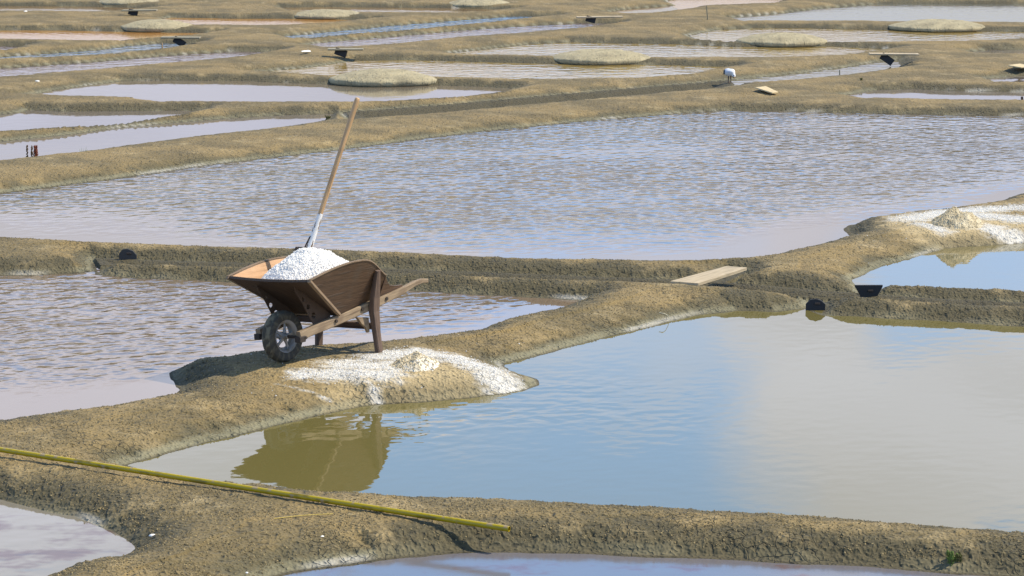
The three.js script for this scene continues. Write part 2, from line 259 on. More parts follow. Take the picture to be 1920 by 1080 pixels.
{
  const ROWS = 1150, COLS = 950, n = ROWS * COLS, pos = new Float32Array(n * 3), uv = new Float32Array(n * 2), colr = new Float32Array(n * 3), idx = new Uint32Array((ROWS - 1) * (COLS - 1) * 6), o = {}, c = [0, 0, 0];
  for (let j = 0; j < ROWS; j++) {
    const zz = 1 / lerp(1 / 12.3, 1 / 92, j / (ROWS - 1)), half = zz * 0.265 + 0.6;
    for (let i = 0; i < COLS; i++) {
      const x = lerp(-half, half, i / (COLS - 1)), z = -zz, k = j * COLS + i;
      o.salt = undefined; const h = ground(x, z, o); mudColor(x, z, o, c);
      pos[k * 3] = x; pos[k * 3 + 1] = h; pos[k * 3 + 2] = z; uv[k * 2] = x; uv[k * 2 + 1] = -z; colr[k * 3] = c[0]; colr[k * 3 + 1] = c[1]; colr[k * 3 + 2] = c[2];
    }
  }
  let q = 0;
  for (let j = 0; j < ROWS - 1; j++) for (let i = 0; i < COLS - 1; i++) { const a = j * COLS + i, b = a + 1, d = a + COLS, e = d + 1; idx[q++] = a; idx[q++] = b; idx[q++] = d; idx[q++] = b; idx[q++] = e; idx[q++] = d; }
  const g = new THREE.BufferGeometry();
  g.setAttribute('position', new THREE.BufferAttribute(pos, 3)); g.setAttribute('uv', new THREE.BufferAttribute(uv, 2)); g.setAttribute('color', new THREE.BufferAttribute(colr, 3)); g.setIndex(new THREE.BufferAttribute(idx, 1));
  g.computeVertexNormals();
  const m = part('ground', g, MUD, scene); m.userData.kind = 'structure'; m.userData.label = 'olive tan mud banks of the salt marsh between the ponds';
  const far = part('terrain', new THREE.PlaneGeometry(6000, 6000), std([0.28, 0.22, 0.115], { roughness: 1 }), scene); far.rotation.x = -Math.PI / 2; far.position.y = -0.16; far.userData.kind = 'structure'; far.userData.label = 'flat bare marsh mud round the ponds';
}

// ---------------------------------------------------------------- water
function rippleTile() {                                                   // periodic 8 m tile of small wind ripples
  const N = 1024, v = new Float32Array(N * N);
  for (let j = 0; j < N; j++) for (let i = 0; i < N; i++) { const x = i / N, y = j / N; v[j * N + i] = 0.5 + 0.30 * grad(x * 22 + y * 4, y * 30, 256, 30) * 0 + 0.34 * grad(x * 20, y * 28, 20, 28) + 0.2 * grad(x * 44, y * 60, 44, 60) + 0.1 * grad(x * 90, y * 120, 90, 120); }
  const t = floatTex(N, N, v); t.repeat.set(1 / 8, 1 / 8); return t;
}
const RIPPLE = rippleTile();
function pondRipple(pond, W, Hh, amp) {                                   // ripples of one pond over its own box; amp(x, z, toNearBank) gives their strength
  const [x0, x1, z0, z1] = pond.box.map((b, i) => b + (i % 2 ? 0.3 : -0.3)), v = new Float32Array(W * Hh), B = 256, near = new Float32Array(B).fill(-1e9), P = pond.pts;
  for (let i = 0, j = P.length - 1; i < P.length; j = i++) for (let s = 0; s <= 60; s++) { const x = lerp(P[j][0], P[i][0], s / 60), z = lerp(P[j][1], P[i][1], s / 60), b = clamp(Math.floor((x - x0) / (x1 - x0) * B), 0, B - 1); near[b] = Math.max(near[b], z); }
  for (let b = 1; b < B; b++) if (near[b] < -1e8) near[b] = near[b - 1];
  for (let b = B - 2; b >= 0; b--) if (near[b] < -1e8) near[b] = near[b + 1];
  for (let s = 0; s < 3; s++) { const c = near.slice(); for (let b = 0; b < B; b++) { let t = 0; for (let k = -12; k <= 12; k++) t += c[clamp(b + k, 0, B - 1)]; near[b] = t / 25; } }
  for (let j = 0; j < Hh; j++) for (let i = 0; i < W; i++) {
    const x = lerp(x0, x1, i / (W - 1)), z = lerp(z0, z1, j / (Hh - 1));
    const a = amp(x, z, near[clamp(Math.floor((x - x0) / (x1 - x0) * B), 0, B - 1)] - z);
    const xr = x + z * 0.28, wx = grad(x * 0.9, z * 0.9) * 0.5;
    v[j * W + i] = 0.5 + a * (0.20 * grad(xr * 2.0 + wx, z * 2.4) + 0.34 * grad(xr * 4.6 + 9, z * 5.0 + wx) + 0.26 * grad(xr * 8.5 + 4, z * 9) + 0.05 * grad(xr * 22 + 4, z * 29));
  }
  const t = floatTex(W, Hh, v, false);
  t.repeat.set(1 / (x1 - x0), -1 / (z1 - z0)); t.offset.set(-x0 / (x1 - x0), -z0 / (z1 - z0));        // uv is (x, -z)
  return t;
}
const water = (color, o = {}) => new THREE.MeshPhysicalMaterial({ color: new THREE.Color().setRGB(...color), roughness: 0.04, ior: 1.42, ...o });
const byId = id => PONDS.find(p => p.id === id);
const WATER = {
  big: [water([0.150, 0.118, 0.085], { bumpMap: pondRipple(byId('big'), 1536, 1024, (x, z, s) => smooth(0.4, 3.2, s + 1.3 * grad(x * 0.5, z * 0.5)) * (0.8 + 0.8 * grad(x * 0.28 + 3, z * 0.5))), bumpScale: 0.066, roughness: 0.04 }), 'wide wind rippled lilac pond behind the wheelbarrow'],
  left: [water([0.170, 0.122, 0.080], { bumpMap: pondRipple(byId('left'), 1280, 1024, (x, z, s) => smooth(0.3, 2.0, s + 0.8 * grad(x * 0.6, z * 0.6)) * (0.8 + 0.6 * grad(x * 0.4 + 3, z * 0.7))), bumpScale: 0.054, roughness: 0.04 }), 'reddish rippled pond left of the wheelbarrow'],
  calm: [water([0.130, 0.110, 0.036], { bumpMap: pondRipple(byId('calm'), 1280, 1024, (x, z, s) => { const c = at(900, 760, 0); return 0.035 + 0.26 * smooth(2.2, 0.3, Math.hypot((x - c.x) * 0.9, z - c.z)) * (0.7 + grad(x * 1.2, z * 1.2)); }), bumpScale: 0.026, roughness: 0.02 }), 'calm olive pond mirroring blue sky and the wheelbarrow'],
  right: [water([0.145, 0.122, 0.05], { bumpMap: RIPPLE, bumpScale: 0.0012, roughness: 0.02 }), 'small calm pond mirroring sky below the right salt heap'],
  ditch: [water([0.12, 0.10, 0.04], { bumpMap: RIPPLE, bumpScale: 0.001 }), 'narrow muddy ditch between two low banks'],
  cut: [water([0.12, 0.10, 0.04], { bumpMap: RIPPLE, bumpScale: 0.001 }), 'muddy water in a gap through the bank'],
  pale: [water([0.15, 0.125, 0.10], { bumpMap: RIPPLE, bumpScale: 0.0015 }), 'pale shallow pond in the middle distance'],
  grey: [water([0.17, 0.135, 0.09], { bumpMap: RIPPLE, bumpScale: 0.002 }), 'long pale grey pond before a mud mound'],
  amber: [water([0.30, 0.205, 0.06], { bumpMap: RIPPLE, bumpScale: 0.022 }), 'amber brown pond with a mud mound at its edge'],
  blue: [water([0.12, 0.12, 0.10], { bumpMap: RIPPLE, bumpScale: 0.006 }), 'grey blue pond at the top right'],
  brook: [water([0.13, 0.11, 0.06], { bumpMap: RIPPLE, bumpScale: 0.012 }), 'narrow brook beside the standing gull'],
  deep: [water([0.03, 0.06, 0.08], { bumpMap: RIPPLE, bumpScale: 0.055 }), 'narrow ruffled deep blue channel'],
  lilac: [water([0.15, 0.11, 0.12], { bumpMap: RIPPLE, bumpScale: 0.022 }), 'narrow lilac channel between mud banks'],
  orange: [water([0.42, 0.20, 0.04], { bumpMap: RIPPLE, bumpScale: 0.006 }), 'orange brown pond far off'],
  brown: [water([0.22, 0.13, 0.05], { bumpMap: RIPPLE, bumpScale: 0.004 }), 'far brown pond near the top of the view'],
};
{ // floating crusts and algae on the two nearest ponds
  const crust = (base, spot, cover, sx, sy) => dataTex(1024, 1024, (i, j) => { const u = i / 1024, v = j / 1024, n = grad(u * sx, v * sy, sx, sy) + 0.5 * grad(u * sx * 3, v * sy * 3, sx * 3, sy * 3) + 0.3 * grad(u * sx * 9, v * sy * 9, 256, 256), m = 0.92 * smooth(cover - 0.1, cover + 0.5, n); return base.map((b, k) => Math.pow(lerp(b, spot[k], m), 1 / 2.2)); }, true);
  const a = crust([0.19, 0.17, 0.13], [0.07, 0.028, 0.022], -0.05, 7, 9), b = crust([0.135, 0.122, 0.13], [0.13, 0.055, 0.035], 0.25, 8, 10);
  a.repeat.set(1 / 4, 1 / 4); b.repeat.set(1 / 4, 1 / 4);
  WATER.corner = [water([1, 1, 1], { map: a, bumpMap: RIPPLE, bumpScale: 0.002 }), 'shallow pond with reddish algae in the lower left corner'];
  WATER.front = [water([1, 1, 1], { map: b, bumpMap: RIPPLE, bumpScale: 0.0015, roughness: 0.12 }), 'lilac pond with crust patches along the lower edge'];
}
PONDS.forEach((pond, n) => {
  if (pond.id === 'dry') return;
  const P = pond.pts, s = new THREE.Shape();
  let area = 0; P.forEach((p, i) => { const q = P[(i + 1) % P.length]; area += p[0] * q[1] - q[0] * p[1]; });
  P.forEach((p, i) => {
    const a = P[(i + P.length - 1) % P.length], b = P[(i + 1) % P.length];
    const n1 = [p[1] - a[1], a[0] - p[0]], n2 = [b[1] - p[1], p[0] - b[0]], l1 = Math.hypot(...n1), l2 = Math.hypot(...n2);
    let nx = n1[0] / l1 + n2[0] / l2, nz = n1[1] / l1 + n2[1] / l2; const l = Math.hypot(nx, nz) || 1, k = 0.14 * Math.sign(area) * Math.min(1.8, 2 / Math.max(l, 0.6));
    s[i ? 'lineTo' : 'moveTo'](p[0] + nx / l * k, -(p[1] + nz / l * k));
  });
  const g = new THREE.ShapeGeometry(s); g.rotateX(-Math.PI / 2);
  const pp = g.attributes.position, uv = g.attributes.uv; for (let i = 0; i < pp.count; i++) uv.setXY(i, pp.getX(i), -pp.getZ(i));
  const [mat, label] = WATER[pond.id], m = part(numbered('water'), g, mat, scene);
  m.position.y = -0.003 + (n % 5) * 0.0012; m.userData.kind = 'structure'; m.userData.label = label;
});
//OBJECTS
// ---------------------------------------------------------------- mud mounds standing at the edges of the far ponds
const moundMat = new THREE.MeshStandardMaterial({ vertexColors: true, map: MUD.map, bumpMap: MUD.bumpMap, bumpScale: 0.02, roughness: 0.95 });
[[715, 164, 208, 0.17, 'largest mud mound of the middle distance, straight behind the shovel handle'], [1129, 123, 202, 0.17, 'mud mound at the edge of the amber pond, right of centre'], [1474, 89, 178, 0.17, 'mud mound between two amber ponds, left of the plank bridge on the right'],
  [1771, 61, 187, 0.16, 'mud mound below the grey blue pond at the top right'], [286, 61, 140, 0.17, 'mud mound beside the orange pond at the upper left'], [234, 13, 120, 0.17, 'mud mound cut by the top edge at the upper left'], [612, 37, 139, 0.14, 'flat mud mound at the top, left of centre'], [898, 16, 130, 0.15, 'mud mound at the very top near the middle']].forEach(([px, py, w, hh, label], n) => {
  const f = at(px, py, 0), r = w / 2 * Math.hypot(f.z, CAM_H) / F, A = 120, R = 26, pos = [], uv = [], col = [], idx = [];
  for (let j = 0; j <= R; j++) for (let i = 0; i < A; i++) {
    const a = i / A * Math.PI * 2, t = j / R, edge = 1 + 0.10 * grad(Math.cos(a) * 1.6 + n * 7, Math.sin(a) * 1.6 + 3) + 0.035 * grad(Math.cos(a) * 7 + n, Math.sin(a) * 7 + 9);
    // a domed top, a rounded shoulder and a steep, slightly undercut foot
    const s = t < 0.8 ? t / 0.8 : 1, rad = t < 0.8 ? s * 0.985 : 0.985 + 0.02 * Math.sin((t - 0.8) / 0.2 * Math.PI) - 0.03 * (t - 0.8) / 0.2;
    const x = Math.cos(a) * rad * edge * r, z = Math.sin(a) * rad * edge * r * 0.82;
    let y = t < 0.8 ? hh * 1.45 * (1 - 0.62 * Math.pow(s, 2.3)) : hh * 0.551 * (1 - (t - 0.8) / 0.2) - 0.03 * (t - 0.8) / 0.2;
    y += (t < 0.97 ? 1 : 0) * (0.014 * grad(x * 2.2 + n * 5, z * 2.2) + 0.012 * grad(x * 9 + n, z * 9) + 0.008 * grad(x * 25, z * 25 + n));
    pos.push(x, y, z); uv.push(x + n, z + y * 0.7);
    const wetness = smooth(0.032, 0.008, y), v = 1 + 0.35 * grad(x * 4 + n, z * 4);
    col.push(...[0.40, 0.34, 0.205].map((c, k) => lerp(c * v, [0.075, 0.07, 0.04][k], wetness)));
    if (j < R) { const b = j * A + i, d = j * A + (i + 1) % A; idx.push(b, d, b + A, d, d + A, b + A); }
  }
  const g = new THREE.BufferGeometry(); g.setAttribute('position', new THREE.Float32BufferAttribute(pos, 3)); g.setAttribute('uv', new THREE.Float32BufferAttribute(uv, 2)); g.setAttribute('color', new THREE.Float32BufferAttribute(col, 3)); g.setIndex(idx.map((q, i) => idx[i - i % 3 + [0, 2, 1][i % 3]])); g.computeVertexNormals();
  const m = solo('mud_mound', g, moundMat, label, 'mud mound', 'mud mounds at the pond edges');
  m.position.set(f.x, 0, f.z - r * 0.82);
});

// ---------------------------------------------------------------- wood, metal, rubber
function woodTex(dark, light, stain, N = 512) {                           // grain runs along u
  return dataTex(N, N, (i, j) => {
    const u = i / N, v = j / N, g = grad(u * 5, v * 42, 5, 42) + 0.6 * grad(u * 11, v * 110, 11, 110) + 0.35 * grad(u * 30, v * 220, 30, 220), b = grad(u * 3, v * 3, 3, 3) + 0.5 * grad(u * 9, v * 7, 9, 7);
    const crack = smooth(0.32, 0.44, grad(u * 3 + 0.5, v * 34, 3, 34)), t = clamp(0.5 + 0.55 * g + 0.35 * b);
    return [0, 1, 2].map(k => Math.pow(lerp(lerp(dark[k], light[k], t), stain[k], Math.max(crack * 0.7, smooth(0.2, 0.6, b) * 0.5)), 1 / 2.2));
  }, true);
}
function bumpWood(N = 512) { const v = new Float32Array(N * N); for (let j = 0; j < N; j++) for (let i = 0; i < N; i++) { const u = i / N, w = j / N; v[j * N + i] = 0.5 + 0.4 * grad(u * 5, w * 42, 5, 42) + 0.3 * grad(u * 11, w * 110, 11, 110) - 0.5 * smooth(0.3, 0.42, grad(u * 3 + 0.5, w * 34, 3, 34)); } return floatTex(N, N, v); }
const WB = bumpWood();
const wood = (d, l, s, o = {}) => new THREE.MeshStandardMaterial({ map: woodTex(d, l, s), bumpMap: WB, bumpScale: 0.003, roughness: 0.75, ...o });
const M = {
  tray: wood([0.046, 0.021, 0.009], [0.105, 0.053, 0.023], [0.075, 0.052, 0.034], { roughness: 0.55 }),
  front: wood([0.026, 0.013, 0.007], [0.064, 0.033, 0.016], [0.040, 0.027, 0.018], { roughness: 0.6 }),  // tray wood darkened: the shade on the front panel is in its colour
  inner: wood([0.40, 0.22, 0.10], [0.55, 0.33, 0.17], [0.28, 0.15, 0.07]),
  edge: wood([0.16, 0.105, 0.06], [0.28, 0.19, 0.11], [0.08, 0.05, 0.03]),
  shaft: wood([0.17, 0.115, 0.065], [0.36, 0.26, 0.155], [0.11, 0.065, 0.035]),
  leg: wood([0.07, 0.042, 0.028], [0.17, 0.105, 0.068], [0.045, 0.025, 0.018]),
  handle: wood([0.42, 0.25, 0.11], [0.58, 0.37, 0.18], [0.30, 0.17, 0.08], { roughness: 0.6 }),
  plank: wood([0.36, 0.28, 0.17], [0.52, 0.42, 0.27], [0.22, 0.17, 0.10]),
  oldPlank: wood([0.22, 0.19, 0.12], [0.34, 0.30, 0.20], [0.12, 0.10, 0.06]),
  iron: std([0.045, 0.033, 0.026], { roughness: 0.7, metalness: 0.3 }),
  rust: std([0.07, 0.04, 0.022], { roughness: 0.85 }),
  rim: new THREE.MeshStandardMaterial({ color: 0xffffff, map: dataTex(256, 256, (i, j) => { const n = grad(i / 256 * 6, j / 256 * 6, 6, 6) + 0.5 * grad(i / 256 * 20, j / 256 * 20, 20, 20), t = smooth(-0.1, 0.5, n); return [lerp(0.54, 0.46, t), lerp(0.53, 0.42, t), lerp(0.52, 0.35, t)]; }, true), roughness: 0.55, metalness: 0.25 }),
  rubber: new THREE.MeshStandardMaterial({ vertexColors: true, roughness: 0.9 }),
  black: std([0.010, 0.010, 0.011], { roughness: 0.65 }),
};
function uvScale(g, sx, sy, ox = 0, oy = 0) { const u = g.attributes.uv; for (let i = 0; i < u.count; i++) u.setXY(i, u.getX(i) * sx + ox, u.getY(i) * sy + oy); return g; }
// A beam through points [x, y, z] with a rectangular section (width across, height up) at each; u of its texture runs along it
function beam(pts, secs, up = new THREE.Vector3(0, 1, 0), bevel = 0.006) {
  const P = pts.map(p => new THREE.Vector3(...p)), pos = [], uv = [], idx = []; let run = 0; const off = rnd();
  const rings = [];
  P.forEach((p, i) => {
    if (i) run += p.distanceTo(P[i - 1]);
    const t = new THREE.Vector3().subVectors(P[Math.min(i + 1, P.length - 1)], P[Math.max(i - 1, 0)]).normalize(), s = new THREE.Vector3().crossVectors(t, up).normalize(), u = new THREE.Vector3().crossVectors(s, t);
    const [w, h] = secs[i] ?? secs[0];
    const c = [[-w / 2, -h / 2 + bevel], [-w / 2, h / 2 - bevel], [-w / 2 + bevel, h / 2], [w / 2 - bevel, h / 2], [w / 2, h / 2 - bevel], [w / 2, -h / 2 + bevel], [w / 2 - bevel, -h / 2], [-w / 2 + bevel, -h / 2]];
    rings.push({ c: c.map(([a, b]) => p.clone().addScaledVector(s, a).addScaledVector(u, b)), run });
  });
  for (let i = 0; i + 1 < rings.length; i++) for (let k = 0; k < 8; k++) {
    const a = rings[i].c[k], b = rings[i].c[(k + 1) % 8], d = rings[i + 1].c[k], e = rings[i + 1].c[(k + 1) % 8], v0 = k * 0.06 + off, v1 = v0 + 0.06;
    for (const [q, uu, vv] of [[a, rings[i].run, v0], [d, rings[i + 1].run, v0], [b, rings[i].run, v1], [b, rings[i].run, v1], [d, rings[i + 1].run, v0], [e, rings[i + 1].run, v1]]) { pos.push(q.x, q.y, q.z); uv.push(uu, vv); }
  }
  for (const [r, f] of [[rings[0], 1], [rings.at(-1), 0]]) for (let k = 1; k < 7; k++) for (const q of f ? [r.c[0], r.c[k], r.c[k + 1]] : [r.c[0], r.c[k + 1], r.c[k]]) { pos.push(q.x, q.y, q.z); uv.push(off + k * 0.02, 0.5); }
  const g = new THREE.BufferGeometry(); g.setAttribute('position', new THREE.Float32BufferAttribute(pos, 3)); g.setAttribute('uv', new THREE.Float32BufferAttribute(uv, 2)); g.computeVertexNormals(); return g;
}
// A board cut to a 2-D outline and placed by a function (a, b, t) -> [x, y, z]; t runs through its thickness
function board(outline, thick, place, holes = [], bevel = 0.003, su = 1) {
  const s = new THREE.Shape(outline.map(p => new THREE.Vector2(...p)));
  for (const [x, y, r] of holes) { const h = new THREE.Path(); h.absellipse(x, y, r, r, 0, Math.PI * 2); s.holes.push(h); }
  const g = new THREE.ExtrudeGeometry(s, { depth: thick - 2 * bevel, bevelEnabled: true, bevelSize: bevel, bevelThickness: bevel, bevelOffset: -bevel, bevelSegments: 1, curveSegments: 14 });
  const p = g.attributes.position; for (let i = 0; i < p.count; i++) p.setXYZ(i, ...place(p.getX(i), p.getY(i), p.getZ(i) + bevel));
  uvScale(g, su, su); g.deleteAttribute('normal'); return toCreasedNormals(g, 0.6);
}

// ---------------------------------------------------------------- wheelbarrow: x forward to the wheel, y up, z to its far side; origin under the wheel
const TH = 53 * Math.PI / 180, ROLL = 4 * Math.PI / 180;
const wheelAt = at(529.9, 630.3, 0.374);
const barrow = new THREE.Group(); barrow.name = numbered('wheelbarrow'); scene.add(barrow);
tag(barrow, 'old wooden wheelbarrow full of white salt on a mud bank', 'wheelbarrow');
{
  const fwd = new THREE.Vector3(-Math.cos(TH), 0, Math.sin(TH)), near = new THREE.Vector3(Math.sin(TH) * Math.cos(ROLL), Math.sin(ROLL), Math.cos(TH) * Math.cos(ROLL)), zf = near.clone().negate(), up = new THREE.Vector3().crossVectors(zf, fwd);
  barrow.matrix.makeBasis(fwd, up, zf).setPosition(wheelAt.clone().addScaledVector(up, -0.21));
  barrow.matrix.decompose(barrow.position, barrow.quaternion, barrow.scale);
  barrow.updateMatrixWorld(true);
}
const L = (u, v, w) => [u, w + 0.21, -v];                                  // (forward, near side, up from the axle) -> the group's axes
const toWorld = (u, v, w) => new THREE.Vector3(...L(u, v, w)).applyMatrix4(barrow.matrixWorld);
{
  // wheel: muddy pneumatic tyre on a five spoked rim
  const wheel = new THREE.Group(); wheel.name = 'wheel'; wheel.position.set(0, 0.21, 0); wheel.rotation.z = 0.25; barrow.add(wheel);
  const prof = [[0.128, -0.040], [0.150, -0.050], [0.175, -0.054], [0.193, -0.050], [0.2025, -0.040], [0.2075, -0.026], [0.210, -0.012], [0.2108, 0], [0.210, 0.012], [0.2075, 0.026], [0.2025, 0.040], [0.193, 0.050], [0.175, 0.054], [0.150, 0.050], [0.128, 0.040]];
  const A = 160, K = 57, pos = [], col = [], idx = [];
  for (let i = 0; i < A; i++) for (let k = 0; k < K; k++) {
    const a = i / A * Math.PI * 2, f = k / (K - 1) * (prof.length - 1), q = Math.min(Math.floor(f), prof.length - 2), t = f - q;
    let r = lerp(prof[q][0], prof[q + 1][0], t), z = lerp(prof[q][1], prof[q + 1][1], t);
    const tread = smooth(0.198, 0.204, r);
    const groove = Math.max(...[-0.028, -0.012, 0.004, 0.02].map(g => smooth(0.0042, 0.0015, Math.abs(z - g + 0.002 * Math.sin(a * 40))))), lug = Math.abs(z) > 0.03 ? smooth(0.3, 0.6, Math.sin(a * 62 + z * 120)) : 0;
    const mud = smooth(-0.12, 0.3, fbm(Math.cos(a) * 5 + z * 20, Math.sin(a) * 5 + r * 12, 3));
    r -= tread * (groove * 0.006 + lug * 0.003) * (1 - 0.7 * mud); r += mud * 0.0018;
    if (r > 0.197 && Math.cos(a + 0.25 + Math.PI / 2) > 0.985) r = Math.min(r, 0.206);
    pos.push(Math.cos(a) * r, Math.sin(a) * r, z);
    const m = (0.25 + 0.5 * mud) * (tread > 0.5 ? 0.95 : 0.45); col.push(lerp(0.022, 0.21, m), lerp(0.021, 0.18, m), lerp(0.02, 0.11, m));
    if (k + 1 < K) { const b = i * K + k, d = ((i + 1) % A) * K + k; idx.push(b, d, b + 1, d, d + 1, b + 1); }
  }
  const g = new THREE.BufferGeometry(); g.setAttribute('position', new THREE.Float32BufferAttribute(pos, 3)); g.setAttribute('color', new THREE.Float32BufferAttribute(col, 3)); g.setIndex(idx); g.computeVertexNormals();
  part('tyre', g, M.rubber, wheel);
  const rim = part('rim', new THREE.LatheGeometry([[0.134, -0.046], [0.137, -0.040], [0.127, -0.037], [0.112, -0.028], [0.108, -0.01], [0.108, 0.01], [0.112, 0.028], [0.127, 0.037], [0.137, 0.040], [0.134, 0.046], [0.124, 0.041], [0.108, 0.031], [0.103, 0.012], [0.103, -0.012], [0.108, -0.031], [0.124, -0.041], [0.134, -0.046]].map(p => new THREE.Vector2(...p)), 64).rotateX(Math.PI / 2), M.rim, wheel);
  for (let k = 0; k < 5; k++) { const a = k / 5 * Math.PI * 2 + 0.3; part('spoke', beam([[Math.cos(a) * 0.026, Math.sin(a) * 0.026, -0.016], [Math.cos(a) * 0.07, Math.sin(a) * 0.07, -0.013], [Math.cos(a) * 0.105, Math.sin(a) * 0.105, -0.008]], [[0.034, 0.022], [0.022, 0.016], [0.03, 0.02]], new THREE.Vector3(0, 0, 1), 0.004), M.rim, wheel); }
  part('hub', new THREE.LatheGeometry([[0, -0.062], [0.018, -0.062], [0.021, -0.058], [0.021, -0.03], [0.034, -0.022], [0.034, 0.022], [0.021, 0.03], [0.021, 0.058], [0.018, 0.062], [0, 0.062]].map(p => new THREE.Vector2(...p)), 28).rotateX(Math.PI / 2), M.rim, wheel);
  part('axle', new THREE.CylinderGeometry(0.0125, 0.0125, 0.52, 16).rotateX(Math.PI / 2).translate(0, 0.21, 0), M.iron, barrow);
  // shafts, legs, braces
  const shaftPts = s => [[0.05, 0.222 * s, 0.02], [-0.4, 0.243 * s, 0.083], [-0.8, 0.262 * s, 0.145], [-1.12, 0.28 * s, 0.198], [-1.24, 0.287 * s, 0.222], [-1.36, 0.293 * s, 0.252], [-1.45, 0.298 * s, 0.262], [-1.52, 0.302 * s, 0.253]].map(p => L(...p));
  for (const s of [1, -1]) {
    part('shaft', beam(shaftPts(s), [[0.05, 0.072], [0.05, 0.078], [0.05, 0.074], [0.048, 0.066], [0.044, 0.054], [0.040, 0.044], [0.038, 0.040], [0.036, 0.036]]), M.shaft, barrow);
    const foot = toWorld(-0.80, 0.33 * s, -0.25), gy = ground(foot.x, foot.z) - 0.012, low = -0.25 + (gy - foot.y);
    part('leg', beam([[-0.80, 0.335 * s, low], [-0.80, 0.318 * s, -0.08], [-0.795, 0.312 * s, 0.10], [-0.79, 0.335 * s, 0.22], [-0.785, 0.375 * s, 0.38], [-0.784, 0.392 * s, 0.445]].map(p => L(...p)), [[0.058, 0.048], [0.062, 0.05], [0.085, 0.056], [0.085, 0.05], [0.06, 0.04], [0.045, 0.032]], new THREE.Vector3(0, 0, 1)), M.leg, barrow);
    part('leg_brace', board([[-0.765, 0.05], [-0.765, -0.07], [-0.745, -0.075], [-0.725, -0.03], [-0.67, 0.01], [-0.62, 0.075]], 0.03, (a, b, t) => L(a, (0.262 + t - 0.015) * s, b)), M.shaft, barrow);
    for (const [u, w] of [[-0.36, 0.082], [-0.68, 0.132], [-0.98, 0.178]]) { const b = part('bolt', new THREE.CylinderGeometry(0.013, 0.016, 0.022, 6).rotateX(Math.PI / 2).translate(...L(u, 0, w)), M.iron, barrow); b.position.z = -s * (0.24 + (-u) * 0.045 + 0.012); }
    part('axle_clamp', new RoundedBoxGeometry(0.07, 0.05, 0.062, 2, 0.006).translate(...L(0.035, 0.224 * s, -0.008)), M.iron, barrow);
    part('bracket', board([[0.055, 0.43], [-0.0, 0.395], [-0.36, 0.145], [-0.36, 0.10], [-0.24, 0.03], [-0.16, 0.06], [-0.10, 0.16], [-0.03, 0.28], [0.04, 0.375]], 0.008, (a, b, t) => L(a, 0.205 * s + t, b), [[-0.045, 0.305, 0.017], [-0.10, 0.235, 0.021], [-0.155, 0.155, 0.026]], 0.001), M.rust, barrow);
  }
  part('cross_bar', beam([L(-0.84, -0.30, -0.035), L(-0.84, 0.30, -0.035)], [[0.04, 0.055]]), M.leg, barrow);
  part('cross_bar', beam([L(-0.44, -0.235, 0.07), L(-0.44, 0.235, 0.07)], [[0.05, 0.05]]), M.leg, barrow);
  // tray: flared sides with an arched rim, a raking front, a low rear board and a floor
  const wb = u => 0.125 + (-0.41 - u) * 0.18, side = (s, a, b, t) => L(a, s * (0.25 + Math.max(0, b - wb(a)) * 0.40 + t), b);
  const top = []; for (let k = 0; k <= 24; k++) { const u = lerp(0.127, -0.95, k / 24); top.push([u, 0.487 + 0.075 * Math.sin(Math.min(1, (0.127 - u) / 1.15) * Math.PI * 1.0) - 0.135 * Math.pow(smooth(-0.55, -1.02, u), 1.3)]); }
  const outline = [[-0.41, 0.125], ...top, [-0.91, 0.215]];
  for (const s of [1, -1]) {
    const p = part('side_panel', board(outline, 0.018, (a, b, t) => side(s, a, b, t)), M.tray, barrow);
    part('side_lining', board(outline.map(([a, b]) => [lerp(a, -0.45, 0.012), lerp(b, 0.3, 0.015)]), 0.005, (a, b, t) => side(s, a, b, t - 0.0065), [], 0.001), M.inner, p);
    const rimPts = top.map(([a, b]) => side(s, a, b + 0.004, 0.009)); part('rim_strip', beam(rimPts, [[0.026, 0.014]], new THREE.Vector3(0, 1, 0), 0.003), M.edge, p);
    part('corner_strip', beam([side(s, -0.405, 0.13, 0.014), side(s, 0.13, 0.488, 0.014)], [[0.03, 0.03]], new THREE.Vector3(0, 1, 0), 0.004), M.edge, p);
    part('rear_fin', board([[-0.91, 0.205], [-0.955, 0.375], [-0.99, 0.325], [-1.04, 0.285], [-1.12, 0.268], [-1.22, 0.262], [-1.22, 0.245]], 0.018, (a, b, t) => L(a, s * (0.262 + Math.max(0, b - 0.2) * 0.3 * smooth(-1.2, -0.9, a) + t), b)), M.tray, barrow);
  }
  const slab = (p0, p1, v0, v1, thick, bow, mat, name, parent) => part(name, board([[0, -1], [1, -1], [1.0, -0.6], [1, 0], [1, 0.6], [1, 1], [0, 1]].flatMap((q, i, a) => [q]), 1, (a, b, t) => { const d = [p1[1] - p0[1], p0[0] - p1[0]], l = Math.hypot(...d), n = thick * (t - 0.5); return L(lerp(p0[0], p1[0], a) + d[0] / l * n, b * lerp(v0, v1, a), lerp(p0[1], p1[1], a) + d[1] / l * n + bow * a * (1 - b * b)); }, [], 0.001, 0.5), mat, parent);
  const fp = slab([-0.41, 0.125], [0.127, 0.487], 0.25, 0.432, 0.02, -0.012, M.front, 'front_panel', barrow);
  slab([-0.41, 0.143], [0.113, 0.495], 0.247, 0.424, 0.004, -0.012, M.inner, 'front_lining', fp);
  slab([-0.91, 0.215], [-0.955, 0.385], 0.25, 0.318, 0.018, 0.01, M.tray, 'rear_panel', barrow);
  slab([-0.41, 0.125], [-0.91, 0.215], 0.255, 0.255, 0.02, 0, M.tray, 'floor_panel', barrow);
}
